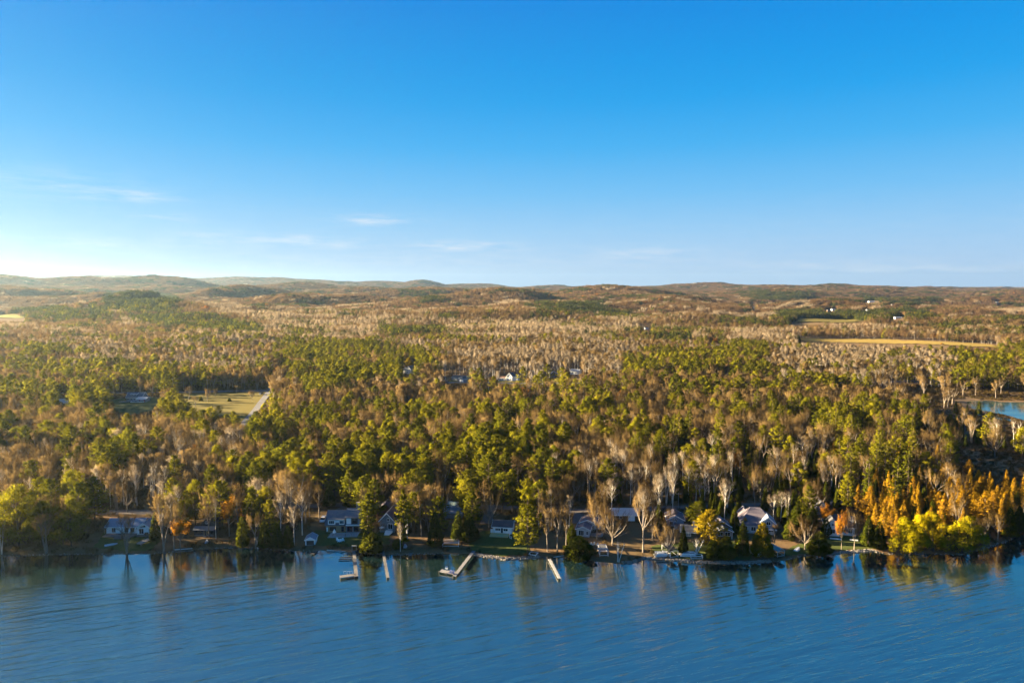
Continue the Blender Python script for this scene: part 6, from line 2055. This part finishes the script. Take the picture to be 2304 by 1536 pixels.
# the young dense stand keeps smaller crowns
YOUNG = [(600, 880), (1010, 862), (1060, 1000), (1010, 1040), (700, 1040), (590, 960)]
for (y, x, z, kd, px, py) in kept:
    lo, hi = SIZE[kd]
    s = lo + (hi - lo) * float(np.clip(r2.beta(1.6, 1.9) * .75 + .5 * float(fbm(x / 60, y / 60, 81, 2)), 0, 1.15))
    if kd == 'pine' and in_poly(np.array([px]), np.array([py]), YOUNG)[0]:
        s *= .86
    if kd == 'cedar' and y > 330:
        s *= .9
    sx = s * r2.uniform(.9, 1.18) * (1.1 if kd in ('pine', 'bare') else 1.0)
    rz = r2.uniform(0, 6.28)
    nm = NAMES[kd][0]
    if y < 1000 and -15 < px < 2319 and COUNT.get(nm, 0) < LIMIT:
        lst = HI[kd]
        where = region(px, py)
        sz_ = 'tall ' if s > lo + .72 * (hi - lo) else ('small ' if s < lo + .25 * (hi - lo) else '')
        if kd == 'tallpine':
            sz_ = ''
        plant(kd, lst[r2.integers(len(lst))], x, y, z, sx, s, rz, sz_ + LOOK[kd] + ' ' + where, sz_ + LOOK[kd] + 's ' + where)
    else:
        lod = 'HI' if y < 480 else ('MID' if y < 980 else 'LOW')
        kk = kd if kd != 'tallpine' or lod != 'LOW' else 'pine'
        FOREST.setdefault(kk, []).append((lod, x, y, z, rz, sx, s, 0, 0))
# far land: patches of wood that follow the slope
for (y0, y1, sp, jit) in ((1700, 3000, 19, .3), (3000, 7000, 25, .3), (7000, 9600, 40, .3)):
    X, Y = grid_points(y0, y1, sp, r2, 1.05, jit)
    Z = gh(X, Y)
    k, px, py = species(X, Y, Z, r2)
    gx = (gh(X + 12, Y) - gh(X - 12, Y)) / 24
    gy = (gh(X, Y + 12) - gh(X, Y - 12)) / 24
    for i in np.nonzero(k < len(KINDS) - 1)[0]:
        kd = KINDS[k[i]]
        kk = kd if kd in FAR else ('pine' if kd in ('cedar', 'tallpine') else 'bare')
        if kd in ('maple', 'larch'):
            FOREST.setdefault(kd, []).append(('LOW', X[i], Y[i], Z[i], r2.uniform(0, 6.28), 1.3, 1.2, 0, 0))
        if r2.uniform() < .06:
            continue
        s = r2.uniform(.85, 1.1)
        FOREST.setdefault(kk, []).append(('FAR', X[i], Y[i], Z[i], r2.integers(4) * math.pi / 2, s * sp / 25, s * .95, math.atan(gy[i]), -math.atan(gx[i])))


def stuff(name, label, rows, lists):
    src = bpy.data.collections.new(name + '_sources')
    start, cnt, n = {}, {}, 0
    for lod in ('HI', 'MID', 'LOW', 'FAR'):
        lst = lists.get(lod, [])
        if any(r[0] == lod for r in rows):
            start[lod], cnt[lod] = n, len(lst)
            for tr_ in lst:
                o = bpy.data.objects.new('%s_source_%03d' % (name, n), tr_.joined(name))
                src.objects.link(o)
                n += 1
    P = np.array([r[1:4] for r in rows], np.float32)
    P[:, 2] -= .1
    rot = np.array([(r[7], r[8], r[4]) for r in rows], np.float32)
    scl = np.array([(r[5], r[5], r[6]) for r in rows], np.float32)
    idx = np.array([start[r[0]] + (hash((round(r[1], 2), round(r[2], 2))) % cnt[r[0]]) for r in rows], np.int32)
    me = bpy.data.meshes.new(name)
    me.vertices.add(len(P))
    me.vertices.foreach_set('co', P.ravel())
    for nm, ty, arr, key in (('rot', 'FLOAT_VECTOR', rot, 'vector'), ('scl', 'FLOAT_VECTOR', scl, 'vector'), ('idx', 'INT', idx, 'value')):
        a = me.attributes.new(nm, ty, 'POINT')
        a.data.foreach_set(key, arr.ravel())
    o = link(name, me)
    g = bpy.data.node_groups.new(name, 'GeometryNodeTree')
    g.interface.new_socket('Geometry', in_out='INPUT', socket_type='NodeSocketGeometry')
    g.interface.new_socket('Geometry', in_out='OUTPUT', socket_type='NodeSocketGeometry')
    gi, go = g.nodes.new('NodeGroupInput'), g.nodes.new('NodeGroupOutput')
    ip = g.nodes.new('GeometryNodeInstanceOnPoints')
    ci = g.nodes.new('GeometryNodeCollectionInfo')
    ci.inputs['Collection'].default_value = src
    ci.inputs['Separate Children'].default_value = True
    ci.inputs['Reset Children'].default_value = True
    ip.inputs['Pick Instance'].default_value = True
    for nm, ty, sock in (('rot', 'FLOAT_VECTOR', 'Rotation'), ('scl', 'FLOAT_VECTOR', 'Scale'), ('idx', 'INT', 'Instance Index')):
        a = g.nodes.new('GeometryNodeInputNamedAttribute')
        a.data_type = ty
        a.inputs['Name'].default_value = nm
        g.links.new(a.outputs[0], ip.inputs[sock])
    g.links.new(gi.outputs[0], ip.inputs['Points'])
    g.links.new(ci.outputs[0], ip.inputs['Instance'])
    g.links.new(ip.outputs[0], go.inputs[0])
    m = o.modifiers.new('scatter', 'NODES')
    m.node_group = g
    return tag(o, label, kind='stuff')


WOODS = {'pine': ('pine_woods', 'pines of the middle and far land beyond the nearest ones'), 'tallpine': ('tall_pine_woods', 'ragged tall pines farther off'), 'bare': ('bare_woods', 'leafless brown woods covering the land and hills'), 'birch': ('birch_woods', 'pale leafless birch and poplar woods farther off'),
         'cedar': ('cedar_woods', 'dark pointed cedars farther off'), 'larch': ('larch_woods', 'golden larches farther off'), 'maple': ('maple_woods', 'scattered orange maples farther off')}
for kd, rows in FOREST.items():
    stuff(*WOODS[kd], rows, {'HI': HI.get(kd, []), 'MID': MID.get(kd, MID['pine']), 'LOW': LOW.get(kd, LOW['pine']), 'FAR': FAR.get(kd, [])})
print('TREES', COUNT, {k: len(v) for k, v in FOREST.items()})

# undergrowth between the trunks and along the bank
X, Y = grid_points(232, 620, 2.9, r2, 1.1)
Z = gh(X, Y)
s_ = Y - shore_y(X)
ok = (s_ > .6) & (pond_q(X, Y) > 1.1)
for W in BARE_W:
    ok &= ~in_poly(X, Y, [tuple(p) for p in W])
for P, hw in ROADS:
    for i in range(len(P)):
        ok &= np.hypot(X - P[i, 0], Y - P[i, 1]) > hw + 1.2
for W in YARDS:
    ok &= ~(in_poly(X, Y, [tuple(p) for p in W]) & (s_ > 3) & (r2.uniform(0, 1, len(X)) > .08))
X, Y, Z = X[ok], Y[ok], Z[ok]


def shrub(seed):
    return puff(seed, 1.7, 1.25, 110, .85, .11, 'grey_bark', 'shrub_leaves', .0, .8, .03)


shr = [shrub(700 + i) for i in range(4)]
rows = [('HI', X[i], Y[i], Z[i], r2.uniform(0, 6.28), q_, q_ * r2.uniform(.6, 1.2), 0, 0) for i in range(len(X)) for q_ in (r2.uniform(.45, 1.25),)]
stuff('undergrowth', 'low brown and olive brush under the trees and along the bank', rows, {'HI': shr})

# ------------------------------------------------------------------ air
haze = MB().box(-16500, 16500, -1200, 12600, -6, 345).build('haze', 'white_paint')
m, t, o = nodes_of('haze')
pv = t.nodes.new('ShaderNodeVolumePrincipled')
pv.inputs['Color'].default_value = (.52, .77, 1.0, 1)
pv.inputs['Density'].default_value = HAZE_DENSITY
pv.inputs['Anisotropy'].default_value = .68
t.links.new(pv.outputs[0], o.inputs['Volume'])
haze.data.materials.clear()
haze.data.materials.append(m)
tag(haze, 'pale air thickening toward the far hills', kind='stuff')
